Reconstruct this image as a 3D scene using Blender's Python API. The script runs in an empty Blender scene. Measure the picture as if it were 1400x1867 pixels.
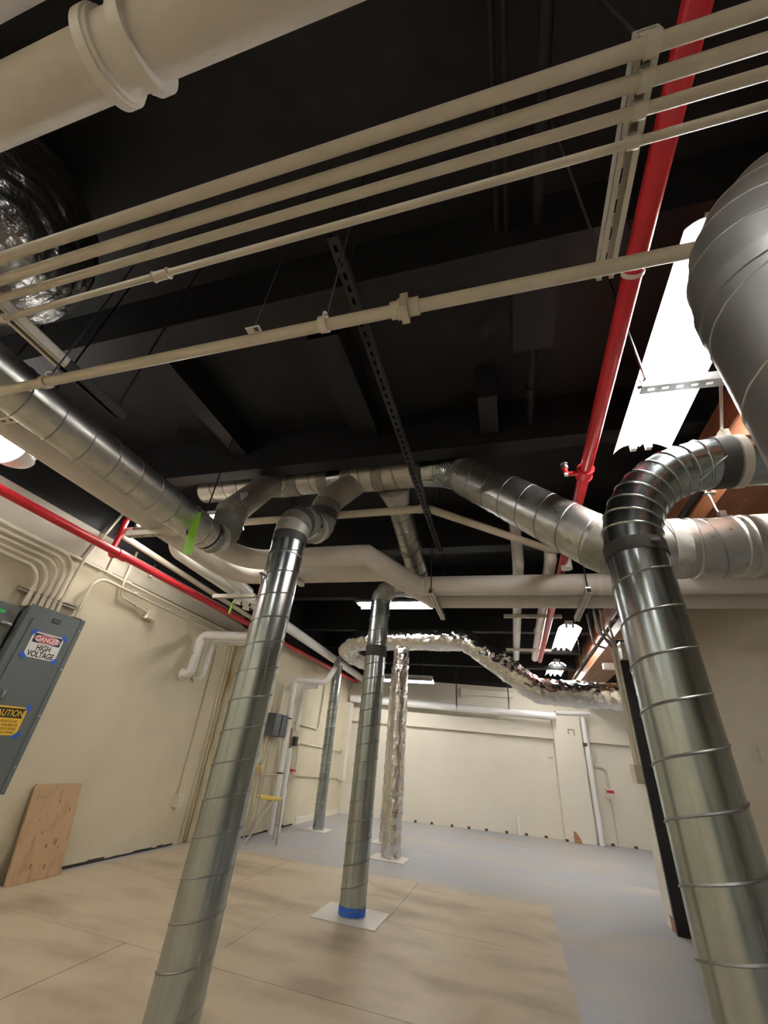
import bpy, math, random
from mathutils import Vector as V, Matrix, noise
random.seed(7)
sc = bpy.context.scene
col = sc.collection
PI = math.pi

# ------------------------------------------------------------------ camera
FPX, PITCH, YAW, ROLL = 733.1, math.radians(31.0135), math.radians(18.279), math.radians(5.73)
CAM = V((0, 0, 1.05))
_f = V((0, math.cos(PITCH), math.sin(PITCH))); _r = V((1, 0, 0)); _u = V((0, -math.sin(PITCH), math.cos(PITCH)))
_Z = Matrix.Rotation(YAW, 3, 'Z'); _f, _r, _u = _Z @ _f, _Z @ _r, _Z @ _u
cR = math.cos(ROLL) * _r + math.sin(ROLL) * _u
cU = -math.sin(ROLL) * _r + math.cos(ROLL) * _u
cF = _f
cd = bpy.data.cameras.new('camera'); cam = bpy.data.objects.new('camera', cd); col.objects.link(cam)
cd.sensor_fit = 'HORIZONTAL'; cd.sensor_width = 36; cd.lens = 36 * FPX / 1400; cd.clip_start = .02
m = Matrix.Identity(4)
for i in range(3):
    m[i][0], m[i][1], m[i][2], m[i][3] = cR[i], cU[i], -cF[i], CAM[i]
cam.matrix_world = m
sc.camera = cam

# ------------------------------------------------------------------ world, exposure
w = bpy.data.worlds.new('world'); sc.world = w; w.use_nodes = True
w.node_tree.nodes['Background'].inputs[0].default_value = (.9, .95, 1, 1)
w.node_tree.nodes['Background'].inputs[1].default_value = .02
sc.view_settings.view_transform = 'Standard'; sc.view_settings.look = 'None'
sc.view_settings.gamma = 1; sc.view_settings.use_curve_mapping = False
sc.view_settings.exposure = 1.4
TUBE_POWER = 30.0          # emission of the fluorescent tubes


def P(x, y, ax, v):
    """point of the photograph's pixel (x, y) on the plane ax = v of the room"""
    d = cR * ((x - 700) / FPX) - cU * ((y - 933.5) / FPX) + cF
    i = 'xyz'.index(ax)
    return CAM + d * ((v - CAM[i]) / d[i])


def D(x, y, dep):
    return CAM + (cR * ((x - 700) / FPX) - cU * ((y - 933.5) / FPX) + cF) * dep


# ------------------------------------------------------------------ materials
MATS = {}


def mat(name, c, rough=.6, metal=0., c2=None, nscale=6., bump=0., bscale=40., emit=0., spec=.5, stretch=(1, 1, 1), lo=.35, hi=.65, rvar=0., detail=5.):
    if name in MATS: return MATS[name]
    mt = bpy.data.materials.new(name); mt.use_nodes = True
    nt = mt.node_tree; b = nt.nodes['Principled BSDF']
    b.inputs['Base Color'].default_value = (*c, 1); b.inputs['Roughness'].default_value = rough; b.inputs['Metallic'].default_value = metal
    b.inputs['Specular IOR Level'].default_value = spec
    tc = nt.nodes.new('ShaderNodeTexCoord'); geo = nt.nodes.new('ShaderNodeNewGeometry')
    mp = nt.nodes.new('ShaderNodeMapping'); mp.inputs['Scale'].default_value = stretch
    nt.links.new(geo.outputs['Position'], mp.inputs[0])
    if c2:
        n = nt.nodes.new('ShaderNodeTexNoise'); n.inputs['Scale'].default_value = nscale; n.inputs['Detail'].default_value = detail
        nt.links.new(mp.outputs[0], n.inputs['Vector'])
        r = nt.nodes.new('ShaderNodeValToRGB'); r.color_ramp.elements[0].position = lo; r.color_ramp.elements[1].position = hi
        r.color_ramp.elements[0].color = (*c, 1); r.color_ramp.elements[1].color = (*c2, 1)
        nt.links.new(n.outputs['Fac'], r.inputs[0]); nt.links.new(r.outputs[0], b.inputs['Base Color'])
        if rvar:
            mr = nt.nodes.new('ShaderNodeMapRange'); mr.inputs[1].default_value = .3; mr.inputs[2].default_value = .7
            mr.inputs[3].default_value = rough - rvar; mr.inputs[4].default_value = rough + rvar
            nt.links.new(n.outputs['Fac'], mr.inputs[0]); nt.links.new(mr.outputs[0], b.inputs['Roughness'])
    if bump:
        n2 = nt.nodes.new('ShaderNodeTexNoise'); n2.inputs['Scale'].default_value = bscale; n2.inputs['Detail'].default_value = 4
        nt.links.new(mp.outputs[0], n2.inputs['Vector'])
        bp = nt.nodes.new('ShaderNodeBump'); bp.inputs['Strength'].default_value = bump; bp.inputs['Distance'].default_value = .02
        nt.links.new(n2.outputs['Fac'], bp.inputs['Height']); nt.links.new(bp.outputs[0], b.inputs['Normal'])
    if emit:
        b.inputs['Emission Color'].default_value = (1, .975, .93, 1); b.inputs['Emission Strength'].default_value = emit
    MATS[name] = mt
    return mt


plaster = mat('plaster', (.62, .555, .405), .62, c2=(.68, .615, .455), nscale=1.6, bump=.12, bscale=14)
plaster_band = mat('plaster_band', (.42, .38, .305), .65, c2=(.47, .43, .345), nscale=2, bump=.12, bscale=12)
plaster_back = mat('plaster_back', (.76, .71, .60), .6, c2=(.80, .75, .645), nscale=1.5, bump=.08, bscale=10)
black = mat('black_paint', (.0020, .0022, .0034), .65, c2=(.0042, .0045, .0064), nscale=3, bump=.15, bscale=18)
blacksteel = mat('black_steel', (.016, .016, .018), .45)
concrete = mat('concrete', (.31, .32, .35), .5, c2=(.42, .385, .335), nscale=1.1, bump=.05, bscale=30, lo=.42, hi=.68, stretch=(.6, 1.6, 1), rvar=.12)
board_m = mat('floor_board', (.47, .385, .265), .5, c2=(.27, .205, .135), nscale=1.7, bump=.05, bscale=40, lo=.45, hi=.78, stretch=(.8, 1.7, 1), rvar=.1, detail=9.)
white = mat('white_paint', (.74, .705, .64), .35, c2=(.70, .66, .60), nscale=4)
white_gloss = mat('white_gloss', (.86, .85, .82), .15, c2=(.83, .82, .79), nscale=4)
cream = mat('cream_paint', (.66, .60, .475), .42, c2=(.60, .545, .43), nscale=5)
beige_pipe = mat('beige_paint', (.60, .54, .45), .45, c2=(.54, .485, .40), nscale=5, bump=.03, bscale=60)
jacket = mat('pipe_jacket', (.72, .675, .62), .6, c2=(.68, .63, .575), nscale=3, bump=.1, bscale=9)
red = mat('red_paint', (.60, .022, .035), .3, c2=(.52, .018, .028), nscale=6)
galv = mat('galvanised_steel', (.50, .555, .57), .24, metal=1., c2=(.385, .43, .44), nscale=7, bump=.02, bscale=2.2, rvar=.04, stretch=(4, 4, .35), detail=3, lo=.3, hi=.7)
galv_rough = mat('galvanised_rough', (.62, .60, .545), .5, metal=.65, c2=(.52, .50, .45), nscale=10, bump=.05, bscale=12)
galv_soft = mat('galvanised_soft', (.60, .60, .57), .34, metal=.95, c2=(.48, .48, .455), nscale=14, bump=.02, bscale=5, rvar=.08, detail=4)
galv_dark = mat('galvanised_dark', (.46, .47, .48), .42, metal=.9, c2=(.38, .39, .40), nscale=5, bump=.02, bscale=6, rvar=.05)
seam_m = mat('seam_steel', (.30, .30, .29), .45, metal=1.)
mastic = mat('grey_mastic', (.33, .32, .28), .45, metal=.35, c2=(.24, .235, .205), nscale=12, bump=.35, bscale=16)
mastic_pale = mat('pale_mastic', (.50, .485, .44), .6, c2=(.40, .385, .35), nscale=14, bump=.6, bscale=14)
gasket = mat('dark_band', (.045, .045, .045), .55, c2=(.075, .075, .072), nscale=9)
foil = mat('foil', (.88, .87, .85), .16, metal=1., c2=(.80, .78, .75), nscale=16, bump=.55, bscale=17, rvar=.05)
foil_d = mat('foil_dark', (.42, .41, .39), .3, metal=1., c2=(.28, .275, .26), nscale=10, bump=.8, bscale=16, stretch=(1, 1, 1))
steel = mat('bright_steel', (.62, .61, .58), .3, metal=1.)
strut_m = mat('strut_paint', (.62, .58, .50), .45, metal=.15)
strut_grey = mat('strut_grey', (.36, .36, .36), .4, metal=.8)
panel_m = mat('panel_grey', (.125, .145, .145), .45, c2=(.115, .135, .135), nscale=3)
panel_d = mat('panel_dark', (.03, .032, .034), .5)
box_m = mat('box_grey', (.07, .08, .088), .45)
ply_m = mat('plywood', (.48, .315, .17), .6, c2=(.33, .18, .085), nscale=8, bump=.1, bscale=25, lo=.52, hi=.78, stretch=(1, 2.2, .8))
knot_m = mat('knot', (.27, .15, .07), .65)
wood = mat('timber', (.19, .066, .028), .5, c2=(.29, .115, .05), nscale=3, bump=.1, bscale=8, stretch=(6, .5, 6))
blue = mat('blue_tape', (.02, .10, .50), .5, c2=(.025, .13, .58), nscale=30)
sign_w = mat('sign_white', (.82, .81, .80), .35)
sign_k = mat('sign_black', (.025, .02, .02), .4)
sign_r = mat('sign_red', (.58, .055, .07), .35)
sign_y = mat('sign_yellow', (.80, .50, .045), .35)
green = mat('green_tape', (.25, .62, .03), .5)
green_l = mat('green_label', (.05, .55, .12), .4)
yellow = mat('yellow_seat', (.72, .52, .10), .35)
tube_m = mat('fluorescent_tube', (1, 1, 1), .3, emit=TUBE_POWER)
lens_m = mat('lit_lens', (1, 1, 1), .3, emit=TUBE_POWER * .2)
refl_m = mat('white_reflector', (.86, .855, .84), .3)
rust = mat('rust', (.12, .055, .025), .7)
dirt = mat('dirt_gap', (.05, .045, .035), .9)
clearp = mat('cloudy_plastic', (.42, .43, .40), .25, metal=.35, c2=(.22, .23, .215), nscale=9)
plate_m = mat('pale_sheet', (.66, .62, .55), .5)
redlabel = mat('red_label', (.55, .03, .02), .5)
brownchip = mat('brown_chip', (.33, .15, .065), .6)


# ------------------------------------------------------------------ mesh builder
class MB:
    def __init__(s): s.v = []; s.f = []

    def add(s, vs, fs):
        o = len(s.v); s.v += [V(a) for a in vs]; s.f += [tuple(i + o for i in f) for f in fs]; return s

    def box(s, c, size, rot=None):
        h = V(size) / 2; c = V(c); vs = []
        for x in (-1, 1):
            for y in (-1, 1):
                for z in (-1, 1):
                    p = V((x * h.x, y * h.y, z * h.z)); vs.append(c + (rot @ p if rot else p))
        return s.add(vs, [(0, 1, 3, 2), (4, 6, 7, 5), (0, 4, 5, 1), (2, 3, 7, 6), (0, 2, 6, 4), (1, 5, 7, 3)])

    def span(s, a, b):
        a, b = V(a), V(b); return s.box((a + b) / 2, [abs(b[i] - a[i]) for i in range(3)])

    def tube(s, path, r, seg=16, caps=True, r2=None):
        path = [V(p) for p in path]; n = len(path); rs = r if isinstance(r, (list, tuple)) else [r] * n
        t0 = (path[1] - path[0]).normalized()
        a = V((0, 0, 1)) if abs(t0.z) < .9 else V((1, 0, 0)); u = t0.cross(a).normalized(); vs = []; pt = t0
        for i, p in enumerate(path):
            if i == 0: t = t0
            elif i == n - 1: t = (path[i] - path[i - 1]).normalized()
            else: t = ((path[i + 1] - p).normalized() + (p - path[i - 1]).normalized()).normalized()
            u = pt.rotation_difference(t) @ u; u = (u - t * u.dot(t)).normalized(); pt = t; ww = t.cross(u)
            k = rs[i]
            if 0 < i < n - 1:
                cs = max(.5, t.dot((p - path[i - 1]).normalized())); 
            for j in range(seg):
                an = 2 * PI * j / seg; vs.append(p + u * (k * math.cos(an)) + ww * (k * math.sin(an)))
        fs = []
        for i in range(n - 1):
            for j in range(seg):
                j2 = (j + 1) % seg; fs.append((i * seg + j, i * seg + j2, (i + 1) * seg + j2, (i + 1) * seg + j))
        if caps: fs.append(tuple(range(seg - 1, -1, -1))); fs.append(tuple((n - 1) * seg + j for j in range(seg)))
        return s.add(vs, fs)

    def ring(s, c, t, R, r, seg=28, sec=6):
        t = V(t).normalized(); a = V((0, 0, 1)) if abs(t.z) < .9 else V((1, 0, 0)); u = t.cross(a).normalized(); ww = t.cross(u); vs = []; fs = []
        for i in range(seg):
            an = 2 * PI * i / seg; d = u * math.cos(an) + ww * math.sin(an)
            for j in range(sec):
                b = 2 * PI * j / sec; vs.append(V(c) + d * (R + r * math.cos(b)) + t * (r * math.sin(b)))
        for i in range(seg):
            for j in range(sec):
                i2, j2 = (i + 1) % seg, (j + 1) % sec; fs.append((i * sec + j, i * sec + j2, i2 * sec + j2, i2 * sec + j))
        return s.add(vs, fs)

    def band(s, c, t, R, wdt, seg=28):
        t = V(t).normalized(); return s.tube([V(c) - t * wdt / 2, V(c) + t * wdt / 2], R, seg)

    def prism(s, poly, ex):
        """poly: list of 3d points, ex: extrusion vector"""
        n = len(poly); ex = V(ex); vs = [V(p) for p in poly] + [V(p) + ex for p in poly]
        fs = [tuple(range(n - 1, -1, -1)), tuple(range(n, 2 * n))] + [(i, (i + 1) % n, n + (i + 1) % n, n + i) for i in range(n)]
        return s.add(vs, fs)

    def build(s, name, m, parent=None, smooth=True, loc=None, auto=True):
        if parent is not None:
            o0 = parent; off = V((0, 0, 0))
            while o0: off += o0.location; o0 = o0.parent
        else:
            if loc is None:
                lo = [min(v[i] for v in s.v) for i in range(3)]; hi = [max(v[i] for v in s.v) for i in range(3)]
                off = V(((lo[0] + hi[0]) / 2, (lo[1] + hi[1]) / 2, lo[2]))
            else: off = V(loc)
        me = bpy.data.meshes.new(name); me.from_pydata([tuple(v - off) for v in s.v], [], s.f); me.validate()
        me.materials.append(m)
        import bmesh as _b
        bm = _b.new(); bm.from_mesh(me); _b.ops.recalc_face_normals(bm, faces=bm.faces[:]); bm.to_mesh(me); bm.free()
        if smooth:
            for p in me.polygons: p.use_smooth = True
            try: me.set_sharp_from_angle(angle=math.radians(38))
            except Exception: pass
        o = bpy.data.objects.new(name, me); col.objects.link(o)
        if parent is not None: o.parent = parent
        else: o.location = off
        return o


def tag(o, label, cat=None, group=None, kind=None):
    if label: o['label'] = label
    if cat: o['category'] = cat
    if group: o['group'] = group
    if kind: o['kind'] = kind
    return o


def thing(name, loc, label, cat, group=None):
    o = bpy.data.objects.new(name, None); col.objects.link(o); o.location = V(loc); o.empty_display_size = .05
    return tag(o, label, cat, group)


def part_empty(name, parent):
    o = bpy.data.objects.new(name, None); col.objects.link(o); o.parent = parent; o.empty_display_size = .03; return o


def struct(o, label=None):
    o['kind'] = 'structure'
    if label: o['label'] = label
    return o


def fillet(pts, r, n=6):
    pts = [V(p) for p in pts]; out = [pts[0]]
    for i in range(1, len(pts) - 1):
        a, b, c = pts[i - 1], pts[i], pts[i + 1]; d0 = (a - b).normalized(); d1 = (c - b).normalized()
        ang = d0.angle(d1)
        if ang > PI - .02: out.append(b); continue
        L = min(r / math.tan(ang / 2), (a - b).length * .49, (c - b).length * .49)
        rr = L * math.tan(ang / 2); bis = (d0 + d1).normalized(); cen = b + bis * (rr / math.sin(ang / 2))
        s0 = b + d0 * L - cen; s1 = b + d1 * L - cen
        for k in range(n + 1):
            t = k / n; th = s0.angle(s1)
            out.append(cen + (s0 * math.sin((1 - t) * th) + s1 * math.sin(t * th)) / math.sin(th))
    out.append(pts[-1]); return out


def helix(mb, p0, p1, R, pitch, r=.0045, ph=0., n=22, hand=1):
    p0, p1 = V(p0), V(p1); L = (p1 - p0).length; t = (p1 - p0).normalized(); a = V((0, 0, 1)) if abs(t.z) < .9 else V((1, 0, 0))
    u = t.cross(a).normalized(); ww = t.cross(u); turns = L / pitch; N = int(turns * n); path = []
    for i in range(N + 1):
        k = i / N; an = ph + hand * 2 * PI * turns * k; path.append(p0 + t * (L * k) + (u * math.cos(an) + ww * math.sin(an)) * R)
    mb.tube(path, r, 5)


def duct_run(parent, p0, p1, R, m=galv, pitch=.135, ph=0., sr=.004, seg=40, name='duct_section', hand=1):
    o = MB().tube([p0, p1], R, seg, caps=True).build(name, m, parent)
    h = MB(); helix(h, p0, p1, R, pitch, sr, ph, hand=hand); h.build('spiral_seam', seam_m if m in (galv, galv_soft, galv_rough) else m, o)
    return o


def elbow(parent, P0, d0, d1, Rc, R, n, m=galv, bead=.004, seg=36, name='elbow', over={}):
    """gored elbow: each gore a piece of its own; returns its end point"""
    P0, d0, d1 = V(P0), V(d0).normalized(), V(d1).normalized(); th = d0.angle(d1); ax = d0.cross(d1).normalized()
    nn = (d1 - d0 * d0.dot(d1)).normalized(); cen = P0 + nn * Rc
    e = part_empty(name, parent)
    def fr(phi): return cen - nn * (Rc * math.cos(phi)) + d0 * (Rc * math.sin(phi)), d0 * math.cos(phi) + nn * math.sin(phi)
    for i in range(n):
        mb = MB(); vs = []
        for k in (0, 1):
            c, t = fr(th * (i + k) / n); b = t.cross(ax)
            for j in range(seg): an = 2 * PI * j / seg; vs.append(c + (ax * math.cos(an) + b * math.sin(an)) * R)
        mb.add(vs, [(j, (j + 1) % seg, seg + (j + 1) % seg, seg + j) for j in range(seg)])
        if bead:
            c, t = fr(th * (i + 1) / n); mb.ring(c, t, R, bead, seg, 6)
        mb.build('gore', over.get(i, m), e)
    return fr(th)[0]


Z0 = V((0, 0, 1))
def strut(name, p0, p1, wd=.041, hh=.041, m=strut_m, label=None, group=None, up=Z0, slots=True, parent=None, pitch=.05):
    """U channel open to the top, slotted web below"""
    p0, p1 = V(p0), V(p1); t = (p1 - p0).normalized(); s = t.cross(up).normalized(); n = s.cross(t); L = (p1 - p0).length; c = (p0 + p1) / 2
    R = Matrix((t, s, n)).transposed(); mb = MB(); tk = .004
    for k in (-1, 1):
        mb.box(c + s * (k * (wd / 2 - tk / 2)), (L, tk, hh), R)
        mb.box(c + s * (k * (wd / 2 - .006)) + n * (hh / 2 - tk / 2), (L, .012, tk), R)
        mb.box(c + s * (k * (wd / 2 - wd * .17)) - n * (hh / 2 - tk / 2), (L, wd * .34, tk), R)
    if slots:
        k = 0.
        while k < L:
            l = min(pitch * .48, L - k); mb.box(p0 + t * (k + l / 2) - n * (hh / 2 - tk / 2), (l, wd * .36, tk), R); k += pitch
    else: mb.box(c - n * (hh / 2 - tk / 2), (L, wd * .4, tk), R)
    o = mb.build(name, m, parent, smooth=False)
    if label: tag(o, label, 'strut', group)
    return o


def text_mb(s, size, origin, ux, uy, depth=.0006, bold=.0, squeeze=1.):
    cu = bpy.data.curves.new('t', 'FONT'); cu.body = s; cu.size = 1; cu.align_x = 'CENTER'; cu.align_y = 'CENTER'; cu.offset = bold
    o = bpy.data.objects.new('t', cu); col.objects.link(o); bpy.context.view_layer.update()
    me = bpy.data.meshes.new_from_object(o); mb = MB(); uz = V(ux).cross(V(uy)).normalized()
    mb.add([V(origin) + V(ux) * (v.co.x * size * squeeze) + V(uy) * (v.co.y * size) + uz * depth for v in me.vertices], [tuple(p.vertices) for p in me.polygons])
    bpy.data.objects.remove(o); bpy.data.curves.remove(cu); bpy.data.meshes.remove(me); return mb


# ================================================================== STRUCTURE
XL, XL2, XR, YB = -3.69, -3.37, 1.98, 9.5
ZC = 3.32
fl = struct(MB().span((-4.6, -2.6, -.12), (5.2, 11.2, 0)).build('floor', concrete, smooth=False), 'grey blue painted concrete floor')
# hardboard sheets laid on the concrete, each a piece of the floor
rows = [(5.2, 3.98, (-3.6, -2.35, -.98, .24)), (3.98, 2.76, (-3.6, -1.7, .24)), (2.76, 1.54, (-3.6, -2.2, .24)), (1.54, .32, (-3.6, -1.2, .24)), (.32, -.9, (-3.6, -2.2, .24)), (-.9, -2.1, (-3.6, -1.2, .24))]
for (y1, y0, xs) in rows:
    for a, b in zip(xs[:-1], xs[1:]):
        MB().span((a + .002, y0 + .002, 0), (b - .002, y1 - .002, .006 + random.uniform(0, .0015))).build('floor_sheet', board_m, fl, smooth=False)
struct(MB().span((-4.6, -2.6, ZC), (5.2, 11.2, ZC + .1)).build('ceiling', black, smooth=False), 'black painted ceiling deck')
# left wall: near plane, band of the beam at its head, black painted top
wl = struct(MB().span((XL - .2, -2.6, 0), (XL, 5.12, 2.62)).build('wall_left', plaster, smooth=False), 'cream plastered side wall behind the grey panel')
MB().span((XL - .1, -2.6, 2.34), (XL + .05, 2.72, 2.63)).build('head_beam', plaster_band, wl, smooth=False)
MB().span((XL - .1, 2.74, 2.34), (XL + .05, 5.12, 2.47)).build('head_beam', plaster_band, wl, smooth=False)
MB().span((XL - .2, -2.6, 2.61), (XL + .01, 5.12, ZC)).build('black_upper_wall', black, wl, smooth=False)
for a, b in ((3.35, 4.9), (1.2, 3.0)):
    g = MB(); y = a
    while y < b:
        L = random.uniform(.06, .2); g.span((XL - .01, y, .0), (XL + .004, min(b, y + L), random.uniform(.012, .03))); y += L
    g.build('floor_gap', dirt, wl, smooth=False)
# far left wall, set a little into the room
wf = struct(MB().span((XL - .2, 5.12, 0), (XL2, 10.4, 2.5)).build('wall_left_far', plaster, smooth=False), 'cream side wall of the far room')
MB().span((XL - .2, 5.12, 2.45), (XL2 + .01, 10.4, ZC)).build('black_upper_wall', black, wf, smooth=False)
MB().span((XL2 - .02, 7.3, 0), (XL2 + .015, 9.2, .09)).build('baseboard_left', plaster_back, wf, smooth=False)
g = MB(); y = 5.2
while y < 7.2:
    L = random.uniform(.06, .2); g.span((XL2 - .01, y, .0), (XL2 + .004, y + L, random.uniform(.012, .035))); y += L
g.build('floor_gap', dirt, wf, smooth=False)
# back wall, slightly skew
BA, BBp = V((-3.6, 9.18, 0)), V((5.0, 10.75, 0)); bt = (BBp - BA).normalized(); bn = V((bt.y, -bt.x, 0))   # bn points to the camera
def bw(px, py, off=0.):
    d = cR * ((px - 700) / FPX) - cU * ((py - 933.5) / FPX) + cF
    p = BA + bn * off; return CAM + d * ((p - CAM).dot(bn) / d.dot(bn))
RB = Matrix((bt, -bn, V((0, 0, 1)))).transposed()
def bbox(mb, p, sx, sy, sz): return mb.box(p, (sx, sy, sz), RB)
LB = (BBp - BA).length; cB = (BA + BBp) / 2
wb = struct(bbox(MB(), cB - bn * .1 + V((0, 0, 1.27)), LB, .2, 2.54).build('wall_back', plaster_back, smooth=False), 'cream back wall of the far room')
bbox(MB(), cB - bn * .09 + V((0, 0, 2.93)), LB, .22, .8).build('black_upper_wall', black, wb, smooth=False)
q = bw(760, 1300); bbox(MB(), V((cB.x, cB.y, 0)) + bn * .04 + V((0, 0, (q.z + bw(760, 1325).z) / 2)), LB, .1, abs(q.z - bw(760, 1325).z)).build('wall_beam', plaster_back, wb, smooth=False)
p1 = bw(1013, 1400); p2 = bw(1064, 1400); pm = (p1 + p2) / 2; wp = (p2 - p1).length
bbox(MB(), V((pm.x, pm.y, 1.05)) + bn * .07, wp, .16, 2.1).build('pilaster', plaster_back, wb, smooth=False)
# wall pieces above and below to close the room behind the camera and on the right
struct(MB().span((-4.6, -2.8, 0), (5.2, -2.6, ZC)).build('wall_front', plaster, smooth=False), 'cream wall behind the viewer')
def XW(y): return 1.42 + .48 * (5.06 - y)
wallr_m = mat('plaster_shade', (.46, .41, .32), .65, c2=(.50, .45, .36), nscale=2, bump=.1, bscale=10)  # darker copy of the plaster: the right wall's shade put into its colour
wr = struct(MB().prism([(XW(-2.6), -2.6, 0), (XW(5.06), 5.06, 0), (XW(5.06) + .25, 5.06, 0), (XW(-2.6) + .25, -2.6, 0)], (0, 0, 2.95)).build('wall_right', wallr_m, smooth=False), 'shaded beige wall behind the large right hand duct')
MB().prism([(XW(-2.6), -2.6, 2.95), (XW(5.06), 5.06, 2.95), (XW(5.06) + .25, 5.06, 2.95), (XW(-2.6) + .25, -2.6, 2.95)], (0, 0, ZC - 2.95)).build('black_upper_wall', black, wr, smooth=False)
# pier at the end of that wall: black front, cream reveal
pier = struct(MB().span((1.19, 5.09, 0), (1.67, 5.36, 2.36)).build('wall_right_end', plaster_back, smooth=False), 'cream reveal at the end of the right wall')
MB().span((1.185, 5.05, 0), (1.5, 5.09, 2.36)).build('black_edge', blacksteel, pier, smooth=False)
MB().span((1.187, 5.08, .0), (1.195, 5.2, .1)).build('bare_patch', brownchip, pier, smooth=False)
struct(MB().span((5.0, 5.0, 0), (5.2, 11.2, ZC)).build('wall_right_far', plaster_back, smooth=False), 'far side wall hidden beyond the opening')
struct(MB().span((1.68, 5.06, 0), (5.2, 5.2, ZC)).build('wall_cross', plaster_back, smooth=False), 'cross wall beyond the opening')
# ceiling beams: black joists across, brown timber along the right
def joist(y0, y1, z0, x0=-3.6, x1=1.25, lab=''):
    struct(MB().span((x0, y0, z0), (x1, y1, ZC)).build('ceiling_beam', black, smooth=False), lab)
joist(.95, 1.12, 2.94, lab='near black beam across the ceiling')
joist(2.20, 2.32, 2.94, lab='black beam in front of the duct manifold')
joist(3.75, 3.9, 2.94, lab='black beam behind the duct manifold')
joist(-.6, -.43, 2.94, lab='black beam overhead of the viewer')
for k, y in enumerate((5.1, 6.45, 7.4, 8.3)):
    joist(y, y + .12, 2.9 - .08 * k, x0=XL2, x1=1.2, lab='black beam of the far room, number %s from the manifold' % ('one', 'two', 'three', 'four')[k])
struct(MB().span((1.24, -2.5, 2.475), (1.66, 9.9, 2.9)).build('timber_beam', wood, smooth=False), 'brown glue laminated timber beam along the right side')
# black steel lines running along the ceiling
def bline(x0, x1, y0, y1, z0, z1, name, lab, cat='conduit'):
    tag(MB().span((x0, y0, z0), (x1, y1, z1)).build(name, blacksteel, smooth=False), lab, cat)
tag(MB().tube([(.085, -.4, 3.08), (.085, 1.0, 3.08)], .012).build('ceiling_conduit', black), 'left one of two thin black conduits beside the near beam', 'conduit')
tag(MB().tube([(.125, -.4, 3.08), (.125, 1.0, 3.08)], .012).build('ceiling_conduit', black), 'right one of two thin black conduits beside the near beam', 'conduit')
t = thing('ceiling_pipe', (.25, .2, 3.08), 'black pipe with couplings running under the dark ceiling', 'pipe')
MB().tube([(.25, -.4, 3.08), (.26, 2.19, 3.08)], .024).build('pipe', black, t)
for y in (.62, 1.3, 1.9): MB().band((.252, y, 3.08), (0, 1, 0), .032, .07).build('coupling', black, t)
tag(MB().span((.14, 1.0, 2.95), (.34, 1.5, 3.05)).build('ceiling_box', black, smooth=False), 'black junction box on the ceiling pipe', 'box')
bline(-.07, .05, 1.85, 2.19, 3.02, 3.31, 'ceiling_hanger_plate', 'black hanger plate under the dark ceiling', 'plate')
tag(MB().span((-1.02, 1.3, 3.12), (-.82, 2.19, 3.31)).build('ceiling_blocking', black, smooth=False), 'black blocking box between the two near beams', 'blocking')
tag(MB().span((-2.1, 1.2, 3.1), (-1.98, 2.19, 3.31)).build('ceiling_blocking', black, smooth=False), 'black stringer above the left hand duct', 'blocking')
strut('ceiling_strut', (-.49, .60, 2.6), (-.49, 3.15, 2.6), m=blacksteel, label='long black slotted strut hanging under the dark ceiling')
for y in (.75, 3.0): tag(MB().tube([(-.49, y, 2.6), (-.49, y, ZC)], .005, 8).build('hanger_rod', blacksteel), 'black rod holding the %s end of the long black strut' % ('near' if y < 1 else 'far'), 'rod')

# ================================================================== LIGHT FIXTURES
def fixture(c, length, ax, label, rods=True, group='fluorescent fixtures', wrap=False, wd=.30):
    """two tube strip light with white reflector wings; c = centre of the opening, ax 'x' or 'y'"""
    c = V(c); t = V((1, 0, 0)) if ax == 'x' else V((0, 1, 0)); s = V((0, 1, 0)) if ax == 'x' else V((1, 0, 0)); z = V((0, 0, 1))
    o = thing('strip_light', c, label, 'light', group)
    R = Matrix((t, s, z)).transposed(); h = length / 2
    MB().box(c + z * .075, (length * .98, .1, .05), R).build('housing', refl_m, o, smooth=False)
    for k in (-1, 1):
        prof = [(.0, .028), (.02, .045), (.05, .048), (.085, .04), (.115, .022), (.14, 0.), (wd / 2, -.012)]
        vs = []
        for e in (-h, h):
            for dz in (0, .004):
                for a, b in prof: vs.append(c + t * e + s * (k * a) + z * (b + dz))
        n = len(prof); fs = []
        for i in range(n - 1):
            fs += [(i, i + 1, 2 * n + i + 1, 2 * n + i), (n + i, n + i + 1, 3 * n + i + 1, 3 * n + i), (i, i + 1, n + i + 1, n + i), (2 * n + i, 2 * n + i + 1, 3 * n + i + 1, 3 * n + i)]
        fs += [(0, n, 3 * n, 2 * n), (n - 1, 2 * n - 1, 4 * n - 1, 3 * n - 1)]
        MB().add(vs, fs).build('reflector_wing', refl_m, o)
        a = c + s * (k * .04) + z * .012
        MB().tube([a - t * (h - .03), a + t * (h - .03)], .013, 10).build('tube', tube_m, o)
        for d in (-1, 1): MB().box(a + t * (d * (h - .015)) + z * .01, (.03, .03, .05), R).build('lamp_holder', refl_m, o, smooth=False)
    if rods:
        for d in (-1, 1):
            p = c + t * (d * h * .7) + z * .1; MB().tube([p, V((p.x, p.y, ZC))], .004, 6).build('hanger_rod', blacksteel, o)
    return o

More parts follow.
